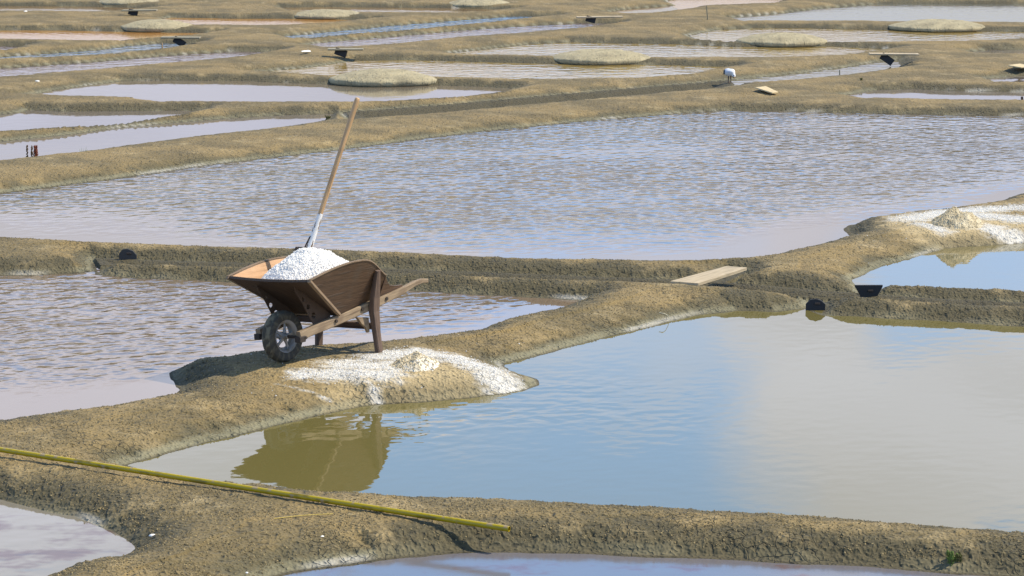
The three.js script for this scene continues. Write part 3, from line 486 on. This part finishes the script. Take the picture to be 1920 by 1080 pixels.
// ---------------------------------------------------------------- salt
const saltMat = new THREE.MeshStandardMaterial({ color: new THREE.Color().setRGB(0.76, 0.73, 0.675), roughness: 0.6, bumpMap: (() => { const N = 512, v = new Float32Array(N * N); for (let j = 0; j < N; j++) for (let i = 0; i < N; i++) { const x = i / N, y = j / N; v[j * N + i] = 0.5 + 0.5 * grad(x * 60, y * 60, 60, 60) + 0.4 * grad(x * 130, y * 130, 130, 130); } return floatTex(N, N, v); })(), bumpScale: 0.010 });
const grainGeo = new THREE.IcosahedronGeometry(1, 0), grainMat = std([0.78, 0.75, 0.69], { roughness: 0.5 }), sandGrainMat = std([0.60, 0.50, 0.32], { roughness: 0.8 });
function scatter(name, list, geo, mat, parent) {                            // list of [position, size]
  const m = new THREE.InstancedMesh(geo, mat, list.length), o = new THREE.Object3D();
  list.forEach(([p, s], i) => { o.position.copy(p); o.rotation.set(rnd() * 6, rnd() * 6, rnd() * 6); o.scale.set(s * (0.7 + rnd() * 0.6), s * (0.6 + rnd() * 0.5), s * (0.7 + rnd() * 0.6)); o.updateMatrix(); m.setMatrixAt(i, o.matrix); });
  m.name = numbered(name); m.castShadow = m.receiveShadow = true; parent.add(m); m.userData.kind = 'stuff'; return m;
}
{
  const pile = thing('salt_pile', 'coarse white salt heaped high in the wheelbarrow', 'salt pile', toWorld(-0.40, 0, 0.2));
  pile.quaternion.copy(barrow.quaternion);
  const A = 120, R = 64, pos = [], uv = [], idx = [], hgt = (u, v) => {              // height above the axle, in the barrow's own axes
    const du = (u + 0.385) / (u > -0.385 ? 0.47 : 0.50), dv = v / 0.43, q = Math.sqrt(du * du + dv * dv);
    return 0.40 + 0.272 * Math.pow(Math.max(0, 1 - Math.pow(q, 1.55)), 0.95) - 0.30 * Math.max(0, q - 0.9) + 0.022 * grad(u * 6 + 3, v * 6) + 0.016 * grad(u * 15, v * 15) + 0.010 * grad(u * 34, v * 34) + 0.006 * grad(u * 70, v * 70);
  };
  for (let j = 0; j <= R; j++) for (let i = 0; i < A; i++) {
    const a = i / A * Math.PI * 2, r = j / R;
    // the outline of the tray's opening
    const uu = Math.cos(a), vv = Math.sin(a), k = 1 / Math.pow(Math.pow(Math.abs(uu), 4) + Math.pow(Math.abs(vv), 4), 0.25);
    const u = -0.42 + uu * k * r * 0.49, v = vv * k * r * (0.355 - 0.03 * (uu * k * r < 0 ? -uu * k * r : 0)), w = Math.max(hgt(u, v), 0.14 + (u + 0.41) / 1.483, 0.14 + (-0.41 - u) * 0.18 + (Math.abs(v) - 0.25) / 0.4);
    pos.push(u + 0.40, w - 0.2, -v); uv.push(u * 1.2, v * 1.2);
    if (j < R) { const b = j * A + i, d = j * A + (i + 1) % A; idx.push(b, b + A, d, d, b + A, d + A); }
  }
  const g = new THREE.BufferGeometry(); g.setAttribute('position', new THREE.Float32BufferAttribute(pos, 3)); g.setAttribute('uv', new THREE.Float32BufferAttribute(uv, 2)); g.setIndex(idx); g.computeVertexNormals();
  part('heap', g, saltMat, pile);
  const list = []; for (let n = 0; n < 9000; n++) { const u = -0.4 + (rnd() - 0.5) * 0.94, v = (rnd() - 0.5) * 0.70; const w = hgt(u, v); if (w < 0.14 + (u + 0.41) / 1.483 || w < 0.14 + (-0.41 - u) * 0.18 + (Math.abs(v) - 0.25) / 0.4) continue; list.push([new THREE.Vector3(u + 0.40, w - 0.2, -v), 0.003 + 0.006 * Math.pow(rnd(), 2)]); }
  scatter('grains', list, grainGeo, grainMat, pile);
}
function heap(name, label, px, py, y, rx, rz, hh, colors, white) {
  const c = at(px, py, y), o = thing(name, label, 'salt heap', new THREE.Vector3(c.x, ground(c.x, c.z) - 0.01, c.z)), n = 90, pos = [], uv = [], col = [], idx = [], H = (x, z) => { const q = Math.hypot(x / rx + 0.25 * grad(x * 4 + px, z * 4), z / rz); const g = ground(c.x + x, c.z + z) - o.position.y; return g - 0.012 + hh * Math.pow(Math.max(0, 1 - Math.pow(q, 1.3)), 0.9) * (1 + 0.5 * grad(x * 8 + px, z * 8)) + (q < 1.05 ? 0.018 * grad(x * 17 + px, z * 17) + 0.013 * grad(x * 38, z * 38 + px) : 0); };
  for (let j = 0; j < n; j++) for (let i = 0; i < n; i++) {
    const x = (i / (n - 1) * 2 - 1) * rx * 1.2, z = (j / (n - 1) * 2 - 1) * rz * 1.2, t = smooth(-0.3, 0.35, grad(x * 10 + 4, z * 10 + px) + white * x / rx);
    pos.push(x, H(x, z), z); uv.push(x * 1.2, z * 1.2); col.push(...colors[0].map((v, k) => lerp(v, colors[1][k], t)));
    if (i + 1 < n && j + 1 < n) { const b = j * n + i; idx.push(b, b + n, b + 1, b + 1, b + n, b + n + 1); }
  }
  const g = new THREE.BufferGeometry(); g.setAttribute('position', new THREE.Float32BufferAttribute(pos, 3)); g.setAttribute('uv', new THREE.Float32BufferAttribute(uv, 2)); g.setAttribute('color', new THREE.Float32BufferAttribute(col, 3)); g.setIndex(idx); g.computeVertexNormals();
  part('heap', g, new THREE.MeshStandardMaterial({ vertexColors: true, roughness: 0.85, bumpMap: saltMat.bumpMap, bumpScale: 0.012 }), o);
  const list = []; for (let k = 0; k < 1400; k++) { const a = rnd() * 6.283, r = Math.pow(rnd(), 0.6) * 1.25, x = Math.cos(a) * r * rx, z = Math.sin(a) * r * rz; list.push([new THREE.Vector3(x, H(x, z) + 0.003, z), 0.0025 + 0.007 * Math.pow(rnd(), 3)]); }
  scatter('grains', list, grainGeo, sandGrainMat, o);
}
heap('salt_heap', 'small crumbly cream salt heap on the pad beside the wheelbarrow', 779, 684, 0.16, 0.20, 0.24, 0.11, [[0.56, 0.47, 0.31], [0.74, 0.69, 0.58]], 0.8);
heap('salt_heap', 'tan salt heap on the pad at the right edge', 1795, 416, 0.17, 0.30, 0.36, 0.16, [[0.42, 0.345, 0.21], [0.56, 0.48, 0.32]], 0.2);
function spill(pad, label, n, spread) {
  const list = [];
  for (let k = 0; k < n * 12 && list.length < n; k++) {
    const x = pad.x + (rnd() - 0.5) * spread[0], z = pad.z + (rnd() - 0.5) * spread[1], s = saltAt(x, z) + fbm(x * 9, z * 16, 4) * 0.42;
    if (rnd() > Math.pow(smooth(0.1, 0.85, s), 2.2) + 0.006 * smooth(-0.6, 0.3, saltAt(x, z)) || sdf(x, z) < 0.05) continue;
    list.push([new THREE.Vector3(x, ground(x, z) + 0.002, z), 0.0018 + 0.0045 * Math.pow(rnd(), 2.5)]);
  }
  const m = scatter('spilled_salt', list, grainGeo, grainMat, scene); m.userData.label = label; m.userData.category = 'salt';
}
spill(PADS[0].c, 'white salt spilled over the mud pad beside the wheelbarrow', 5000, [3.0, 3.4]);
spill(PADS[1].c, 'white salt spilled round the tan heap at the right edge', 6000, [3.2, 4.2]);

// ---------------------------------------------------------------- shovel standing in the salt
{
  const foot = toWorld(-0.50, -0.12, 0.60), dF = foot.clone().sub(camera.position).length();
  const p0 = camera.position.clone().addScaledVector(ray(579, 468).normalize(), dF), p1 = camera.position.clone().addScaledVector(ray(600, 402).normalize(), dF + 0.02), p2 = camera.position.clone().addScaledVector(ray(671, 183).normalize(), dF + 0.08);
  const dir = p2.clone().sub(p0).normalize(), o = thing('shovel', 'shovel with long straight wooden handle stuck upright in the salt', 'shovel', p0.clone().addScaledVector(dir, -0.22));
  o.quaternion.setFromUnitVectors(new THREE.Vector3(0, 1, 0), dir);
  const len = p0.distanceTo(p2), sx = p0.distanceTo(p1), off = 0.22;
  const R = [[0, off + 0.10], [0.018, off + 0.10], [0.0195, off + sx * 0.55], [0.020, off + sx], [0.0205, off + len * 0.5], [0.0215, off + len * 0.8], [0.0225, off + len - 0.03], [0.021, off + len - 0.012], [0.016, off + len - 0.003], [0, off + len]].map(q => new THREE.Vector2(...q));
  const hg = new THREE.LatheGeometry(R, 20); { const u = hg.attributes.uv, p = hg.attributes.position; for (let i = 0; i < u.count; i++) u.setXY(i, p.getY(i) * 0.8, u.getX(i) * 0.25); }
  part('handle', hg, M.handle, o);
  const white = new THREE.MeshStandardMaterial({ roughness: 0.55, map: dataTex(128, 128, (i, j) => { const n = grad(i / 128 * 5, j / 128 * 5, 5, 5) + 0.5 * grad(i / 128 * 14, j / 128 * 14, 14, 14), t = smooth(0.24, 0.40, n); return [lerp(0.86, 0.32, t), lerp(0.85, 0.2, t), lerp(0.83, 0.1, t)]; }, true) });
  part('socket', new THREE.LatheGeometry([[0.0205, off + sx * 1.02], [0.0235, off + sx * 0.98], [0.025, off + sx * 0.5], [0.027, off + 0.06], [0.024, off - 0.02], [0.015, off - 0.05]].map(q => new THREE.Vector2(...q)), 18), white, o);
  part('strap', beam([[-0.02, off + 0.11, 0.01], [-0.032, off + 0.045, 0.01], [-0.036, off + 0.0, 0.012]], [[0.012, 0.02]], new THREE.Vector3(0, 0, 1), 0.002), M.iron, o);
  part('blade', board([[-0.12, 0], [0.12, 0], [0.125, 0.12], [0.11, 0.21], [0.03, 0.235], [-0.03, 0.235], [-0.11, 0.21], [-0.125, 0.12]], 0.004, (a, b, t) => [a, b, t + 2 * a * a - 0.02], [], 0.001), M.iron, o);
}

// ---------------------------------------------------------------- planks, boards, pole
function plank4(c, thick) {                                                 // a plank whose top has the four corners c (in order round it)
  const [a, b, d, e] = c, g = new RoundedBoxGeometry(1, 1, 1, 3, 0.03), p = g.attributes.position, n = new THREE.Vector3().crossVectors(b.clone().sub(a), e.clone().sub(a)).normalize(); if (n.y < 0) n.negate();
  const lu = a.distanceTo(b), lv = a.distanceTo(e), uv = g.attributes.uv, cen = a.clone().add(b).add(d).add(e).multiplyScalar(0.25);
  for (let i = 0; i < p.count; i++) { const u = p.getX(i) + 0.5, w = p.getZ(i) + 0.5, y = p.getY(i) - 0.5, q = a.clone().lerp(b, u).lerp(e.clone().lerp(d, u), w).addScaledVector(n, y * thick + 0.004 * grad(u * 3 + 1, w * 2)).sub(cen); p.setXYZ(i, q.x, q.y, q.z); uv.setXY(i, u * lu, w * lv + y * thick); }
  g.deleteAttribute('normal'); return [toCreasedNormals(g.index ? g.toNonIndexed() : g, 0.5), cen];
}
{
  const A = at(1256, 527, 0.155), B = at(1362, 498.5, 0.20), C = at(1401, 501.5, 0.20), D = at(1309, 531, 0.155);
  const [g, c] = plank4([A, B, C, D], 0.028), o = thing('plank', 'pale weathered plank bridging the ditch right of centre', 'plank', c); part('board', g, M.plank, o);
}
// far planks seen edge on, each with an added black block for the shade beneath
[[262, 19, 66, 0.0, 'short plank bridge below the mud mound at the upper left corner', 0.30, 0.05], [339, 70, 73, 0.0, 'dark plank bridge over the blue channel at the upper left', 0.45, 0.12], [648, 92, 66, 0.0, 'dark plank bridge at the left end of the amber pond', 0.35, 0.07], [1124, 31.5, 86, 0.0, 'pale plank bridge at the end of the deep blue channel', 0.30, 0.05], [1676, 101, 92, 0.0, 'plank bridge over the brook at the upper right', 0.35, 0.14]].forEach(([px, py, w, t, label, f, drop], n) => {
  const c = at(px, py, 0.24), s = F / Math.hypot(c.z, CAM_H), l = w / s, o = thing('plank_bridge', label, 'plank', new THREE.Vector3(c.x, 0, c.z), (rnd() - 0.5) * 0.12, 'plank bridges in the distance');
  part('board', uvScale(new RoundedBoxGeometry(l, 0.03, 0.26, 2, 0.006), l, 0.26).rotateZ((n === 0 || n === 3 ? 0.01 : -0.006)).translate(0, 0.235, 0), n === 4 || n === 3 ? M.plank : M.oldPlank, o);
  part('gap_shade', beam([[-l * (0.5 - f) - 0.10, 0.212, 0.02], [-l * (0.5 - f) + 0.02, 0.205 - drop * 0.5, 0.03], [-l * (0.5 - f) + 0.12, 0.205 - drop, 0.05]], [[0.14, 0.03], [0.14, 0.06], [0.14, 0.07]], new THREE.Vector3(0, 0, 1), 0.01), M.black, o);
});
// black sluice boards
function sluice(label, outline, px, py, y, tilt = 0, turn = 0) { const c = at(px, py, y), o = thing('sluice_board', label, 'sluice board', c, turn, 'black sluice boards'); part('panel', board(outline, 0.022, (a, b, t) => [a, b * Math.cos(tilt), t - b * Math.sin(tilt)]), M.black, o); part('grip', new RoundedBoxGeometry(0.05, 0.02, 0.012, 2, 0.004).translate(0.015, Math.max(...outline.map(q => q[1])) * 0.42, 0.03), M.iron, o); }
sluice('black sluice board leaning on the bank at the left, above the ditch', [[-0.085, -0.08], [0.095, -0.08], [0.098, 0.015], [0.06, 0.062], [0.0, 0.084], [-0.05, 0.078], [-0.086, 0.03]], 239, 481, 0.06, 0.2, 0.1);
sluice('black rounded sluice board closing the gap by the calm pond', [[-0.092, -0.09], [0.088, -0.09], [0.092, 0.03], [0.05, 0.066], [0.0, 0.078], [-0.05, 0.068], [-0.092, 0.028]], 1529, 575, 0.03, 0.12, -0.05);
sluice('black trapezoid sluice board with straight top below the right pond', [[-0.08, -0.10], [0.085, -0.10], [0.088, -0.01], [0.135, 0.078], [0.135, 0.094], [-0.135, 0.094], [-0.135, 0.082], [-0.08, -0.01]], 1628, 552, 0.04, 0.05, 0.02);
{
  const a = at(-60, 833.5, 0.19), b = at(955, 992, 0.15), o = thing('pole', 'long yellow pole lying across the mud bank in the foreground', 'pole', b), d = a.clone().sub(b), l = d.length(), r = 0.0185;
  const g = new THREE.LatheGeometry([[r * 0.82, 0.06], [r * 0.82, 0.001], [r * 0.9, 0], [r, 0.002], [r, l * 0.25], [r, l * 0.5], [r, l * 0.75], [r, l]].map(q => new THREE.Vector2(...q)), 28); uvScale(g, 0.3, l);
  o.quaternion.setFromUnitVectors(new THREE.Vector3(0, 1, 0), d.clone().normalize());
  part('tube', g, new THREE.MeshStandardMaterial({ roughness: 0.38, map: dataTex(256, 256, (i, j) => { const n = grad(i / 256 * 4, j / 256 * 9, 4, 9) + 0.5 * grad(i / 256 * 13, j / 256 * 40, 13, 40), t = smooth(0.05, 0.55, n), s = smooth(0.34, 0.5, grad(i / 256 * 3 + 0.5, j / 256 * 30, 3, 30)); return [lerp(lerp(0.64, 0.47, t), 0.60, s), lerp(lerp(0.56, 0.40, t), 0.52, s), lerp(lerp(0.02, 0.09, t), 0.36, s)]; }, true) }), o);
  part('end_plug', new THREE.CircleGeometry(r * 0.83, 20).rotateX(-Math.PI / 2).translate(0, 0.05, 0), M.black, o);
}
// stakes
[[1327, 41, 12, 0.10, 0.014, 'thin leaning stake on the far bank at the top right'], [304, 92, 80, 0, 0.016, 'short pale peg beside the blue channel at the upper left'], [1574, 136, 122, 0, 0.012, 'short thin peg in the brook at the upper right'], [1916, 187, 175, 0, 0.024, 'reddish peg at the right edge']].forEach(([px, y0, y1, lean, r, label], n) => {
  const p = at(px, y0, 0.06), h = (y0 - y1) * Math.hypot(p.z, CAM_H) / F + 0.02, o = thing('stake', label, 'stake', new THREE.Vector3(p.x, Math.min(0.06, ground(p.x, p.z)) - 0.03, p.z));
  part('post', beam([[0, 0, 0], [-lean * h * 0.5 + 0.006, h * 0.5, 0.01], [-lean * h, h + 0.03, 0]], [[r * 2, r * 2], [r * 1.9, r * 1.8], [r * 1.5, r * 1.4]], new THREE.Vector3(0, 0, 1), r * 0.3), n === 3 ? M.leg : n === 1 ? M.handle : M.oldPlank, o);
});
// broken pale boards on the bank, pale slab, shells, reed straws
[[[1416, 163.5], [1436, 161.5], [1459, 172], [1448, 173.5], 'broken pale board lying on the bank right of the gull'], [[1890, 122], [1912, 119], [1935, 124], [1915, 126], 'pale board half buried at the right edge'], [[565, 95.4], [578, 93.8], [582, 95], [567, 96.6], 'small white slab beside the lilac channel']].forEach((q, n) => {
  const label = q.pop(), h = 0.162, [g, c] = plank4(q.map(([x, y], i) => at(x, y, h + (i === 0 ? 0.03 : 0))), 0.02), o = thing(n === 2 ? 'slab' : 'broken_board', label, n === 2 ? 'slab' : 'board', c); part('board', g, n === 2 ? std([0.8, 0.8, 0.8]) : wood([0.50, 0.38, 0.2], [0.62, 0.5, 0.28], [0.3, 0.2, 0.1]), o);
});
{
  const shellMat = std([0.78, 0.76, 0.70], { roughness: 0.5 });
  [[286, 980, 0.018, 'white shell on the bank beside the lower left pond'], [604, 989, 0.010, 'tiny pale shell on the bank below the yellow pole'], [462, 1040, 0.009, 'tiny pale shell near the bottom edge'], [70, 148, 0.03, 'white pebble on the bank at the upper left'], [48, 19, 0.04, 'white pebble at the top left corner']].forEach(([px, py, r, label], n) => {
    const p = at(px, py, 0.15), g = new THREE.SphereGeometry(r, 16, 8, 0, Math.PI * 2, 0, Math.PI * 0.5), a = g.attributes.position; for (let i = 0; i < a.count; i++) { const x = a.getX(i), z = a.getZ(i), k = 1 + 0.10 * Math.cos(Math.atan2(z, x + r * 0.8) * 16); a.setXYZ(i, x * k * 1.3, a.getY(i) * 0.6 * k, z * k); } g.computeVertexNormals();
    const o = thing(n > 2 ? 'pebble' : 'shell', label, n > 2 ? 'pebble' : 'shell', new THREE.Vector3(p.x, ground(p.x, p.z), p.z), n); part('valve', g, shellMat, o);
    if (n === 0) part('valve', g.clone().scale(0.6, 0.8, 0.6).translate(0.03, 0, 0.012), shellMat, o);
  });
  const straw = (pts, label, m, r) => { const P = pts.map(([x, y, h]) => at(x, y, h)).map((p, i) => (pts[i][3] ? p : p.setY(ground(p.x, p.z) + 0.006 + 0.004 * i))); const c = P[0].clone(), g = new THREE.TubeGeometry(new THREE.CatmullRomCurve3(P.map(p => p.clone().sub(c))), 20, r, 6), o = thing('straw', label, 'straw', c); part('stem', g, m, o); };
  straw([[514, 971, 0.14], [570, 966, 0.14], [624, 963, 0.14]], 'thin yellow straw on the bank below the yellow pole', std([0.55, 0.40, 0.10]), 0.003);
  straw([[1236, 586, 0.09, 1], [1245, 588, 0.085, 1], [1252, 592, 0.05, 1], [1254, 597, 0.02, 1]], 'bent white reed on the shore of the calm pond', std([0.6, 0.56, 0.42]), 0.0028);
}

// ---------------------------------------------------------------- plants
function leafCluster(n, h, r, leaf, spread) {                               // leaves round upright stems: [stems, leaves]
  const stems = [], leaves = [];
  for (let k = 0; k < n; k++) {
    const a = rnd() * 6.28, b = spread * rnd(), hh = h * (0.6 + rnd() * 0.4), x0 = Math.cos(a) * b, z0 = Math.sin(a) * b, lx = (rnd() - 0.5) * r * 0.7 + x0 * 0.5, lz = (rnd() - 0.5) * r * 0.7 + z0 * 0.5;
    const curve = new THREE.CatmullRomCurve3([new THREE.Vector3(x0, -0.02, z0), new THREE.Vector3(x0 + lx * 0.3, hh * 0.5, z0 + lz * 0.3), new THREE.Vector3(x0 + lx, hh, z0 + lz)]);
    stems.push(new THREE.TubeGeometry(curve, 6, 0.003, 5));
    for (let q = 0; q < hh / leaf * 4.5; q++) { const t = 0.12 + 0.88 * rnd(), p = curve.getPoint(t), g = new THREE.IcosahedronGeometry(leaf * (0.5 + 0.6 * rnd()), 0); g.scale(0.6, 1.1, 0.45); g.rotateZ((rnd() - 0.5) * 1.6); g.rotateY(rnd() * 6.28); const w = r * (1.1 - 0.7 * t); g.translate(p.x + (rnd() - 0.5) * w, p.y + leaf * 0.3, p.z + (rnd() - 0.5) * w); leaves.push(g); }
  }
  return [stems, leaves];
}
const red = std([0.17, 0.045, 0.022]), redB = std([0.10, 0.055, 0.022]), green = std([0.12, 0.17, 0.03]), stemG = std([0.10, 0.09, 0.03]);
[[51, 292, 0.21, 0.028, 1, redB, 'tallest thin brownish red saltwort spike at the left edge'], [60, 292, 0.15, 0.028, 1, redB, 'thin short saltwort spike between two others at the left edge'], [67, 291, 0.155, 0.05, 4, red, 'bushy dark red saltwort at the left edge']].forEach(([px, py, h, r, n, m, label]) => {
  const p = at(px, py, 0.13), o = thing('saltwort', label, 'plant', new THREE.Vector3(p.x, ground(p.x, p.z) - 0.01, p.z)), [s, l] = leafCluster(n, h * 1.15, r, 0.015, n > 1 ? 0.03 : 0.003); s.forEach(q => part('stem', q, stemG, o)); part('foliage', l, m, o).userData.kind = 'stuff';
});
[[1782, 1036, 0.085, 7, 'bright green tuft on the front bank at the lower right'], [1792, 1034, 0.06, 4, 'sparse olive tuft right of the bright green tuft'], [1142, 229, 0.05, 7, 'small green tuft at the far shore of the big pond'], [616, 219, 0.06, 6, 'small olive tuft at the end of the narrow pond'], [1615, 157, 0.06, 4, 'tiny dark tuft on the bank right of the gull']].forEach(([px, py, h, n, label], i) => {
  const p = at(px, py, i < 2 ? 0.10 : 0.05), y = ground(p.x, p.z), o = thing('tuft', label, 'plant', new THREE.Vector3(p.x, y - 0.005, p.z)), [s, l] = leafCluster(n, h, 0.03, 0.009, 0.035); s.forEach(q => part('stem', q, stemG, o)); part('foliage', l, i === 0 || i === 2 ? green : std([0.085, 0.085, 0.02]), o).userData.kind = 'stuff';
});
{
  const p = at(157, 281, 0.12), o = thing('grass_tuft', 'few green grass blades on the bank crest at the left', 'plant', new THREE.Vector3(p.x, ground(p.x, p.z) - 0.01, p.z));
  for (const [x, h, l] of [[-0.05, 0.05, -0.03], [-0.025, 0.075, -0.01], [0.0, 0.06, 0.01], [0.025, 0.09, 0.02], [0.035, 0.05, 0.05]]) part('blade', new THREE.ConeGeometry(0.004, h, 4).translate(0, h / 2, 0).rotateZ(-l * 8).translate(x, 0, l * 0.3), green, o);
}

// ---------------------------------------------------------------- gull
{
  const p = at(1368, 153, 0.05), k = Math.hypot(p.z, CAM_H) / F, N = 84, S = 0.24, mc = new MarchingCubes(N, new THREE.MeshBasicMaterial(), false, false, 120000), f = mc.field;
  const B = [[[-0.03, 0.165, 0.0], [0.025, 0.16, 0.01], 0.058, 0.052], [[-0.06, 0.165, -0.02], [-0.085, 0.135, -0.05], 0.040, 0.012], [[0.035, 0.165, 0.01], [0.055, 0.125, 0.045], 0.045, 0.024], [[0.058, 0.118, 0.05], [0.060, 0.110, 0.056], 0.026, 0.024], [[0.064, 0.098, 0.072], [0.068, 0.072, 0.092], 0.009, 0.003], [[-0.05, 0.175, 0.035], [0.02, 0.17, 0.045], 0.016, 0.024], [[-0.05, 0.175, -0.045], [0.02, 0.17, -0.04], 0.016, 0.024], [[-0.015, 0.13, 0.015], [-0.02, 0.07, 0.012], 0.016, 0.0065], [[-0.02, 0.07, 0.012], [-0.015, 0.0, 0.016], 0.0065, 0.0065], [[0.02, 0.13, -0.015], [0.018, 0.07, -0.014], 0.016, 0.0065], [[0.018, 0.07, -0.014], [0.022, 0.0, -0.01], 0.0065, 0.0065], [[-0.015, 0.0, 0.016], [0.01, 0.0, 0.034], 0.007, 0.004], [[0.022, 0.0, -0.01], [0.046, 0.0, 0.006], 0.007, 0.004]];
  for (let z = 0; z < N; z++) for (let y = 0; y < N; y++) for (let x = 0; x < N; x++) {
    const P = [(x / N * 2 - 1) * S / 1, (y / N * 2 - 1) * S / 1 + 0.12, (z / N * 2 - 1) * S / 1]; let e = 0;
    for (const [a, b, r0, r1] of B) { const d = [b[0] - a[0], b[1] - a[1], b[2] - a[2]], q = [P[0] - a[0], P[1] - a[1], P[2] - a[2]], t = clamp((q[0] * d[0] + q[1] * d[1] + q[2] * d[2]) / (d[0] ** 2 + d[1] ** 2 + d[2] ** 2)), l = Math.hypot(q[0] - d[0] * t, q[1] - d[1] * t, q[2] - d[2] * t) - lerp(r0, r1, t); e += Math.exp(-l / 0.006); }
    f[z * N * N + y * N + x] = clamp(0.006 * Math.log(e), -1, 1);
  }
  mc.isolation = 0; mc.update();
  const n = mc.count, src = mc.positionArray, pos = [], col = [];
  for (let i = 0; i < n; i++) {
    const x = src[i * 3] * S, y = src[i * 3 + 1] * S + 0.12, z = src[i * 3 + 2] * S; pos.push(x, y, z);
    col.push(...(y < 0.105 && x < 0.05 ? [0.10, 0.06, 0.04] : z > 0.068 && y < 0.1 ? [0.35, 0.16, 0.03] : x < -0.075 ? [0.04, 0.04, 0.045] : y > 0.205 || (x < 0 && y > 0.15 && Math.abs(z) > 0.03) ? [0.55, 0.58, 0.64] : Math.hypot(x - 0.058, y - 0.118) < 0.009 && z > 0.07 ? [0.03, 0.03, 0.03] : [0.68, 0.68, 0.67]));
  }
  let g = new THREE.BufferGeometry(); g.setAttribute('position', new THREE.Float32BufferAttribute(pos, 3)); g.setAttribute('color', new THREE.Float32BufferAttribute(col, 3)); g = mergeVertices(g, 1e-4); g.computeVertexNormals();
  const o = thing('gull', 'white gull with grey wings standing in the narrow brook', 'gull', new THREE.Vector3(p.x, Math.max(0, ground(p.x, p.z)) - 0.004, p.z)); part('body', g, new THREE.MeshStandardMaterial({ vertexColors: true, roughness: 0.8 }), o); o.scale.setScalar(1.18);
}

// ---------------------------------------------------------------- crumbs of dry mud over the nearer banks
{
  const list = [[], [], []], geo = new THREE.IcosahedronGeometry(1, 0);
  for (let k = 0; k < 300000 && list[0].length + list[1].length + list[2].length < 52000; k++) {
    const zz = 13 + 16 * Math.pow(rnd(), 1.3), x = (rnd() * 2 - 1) * zz * 0.23, z = -zz, d = sdf(x, z);
    if (d < 0.06 || saltAt(x, z) > -0.8 && PADS.some(p => Math.hypot(p.c.x - x, p.c.z - z) < p.r) || rnd() > 0.35 + smooth(-0.1, 0.4, grad(x * 2.5, z * 2.5))) continue;
    list[(rnd() * 3) | 0].push([new THREE.Vector3(x, ground(x, z) + 0.001, z), 0.0022 + 0.005 * Math.pow(rnd(), 3)]);
  }
  ['pale tan crumbs of dry mud scattered over the banks', 'olive brown crumbs of mud scattered over the banks', 'dark crumbs of mud scattered over the banks'].forEach((label, i) => { const m = scatter('mud_crumbs', list[i], geo, std([[0.33, 0.245, 0.11], [0.20, 0.15, 0.066], [0.12, 0.092, 0.045]][i]), scene); m.userData.label = label; m.userData.category = 'mud crumbs'; });
}
renderer.render(scene, camera);
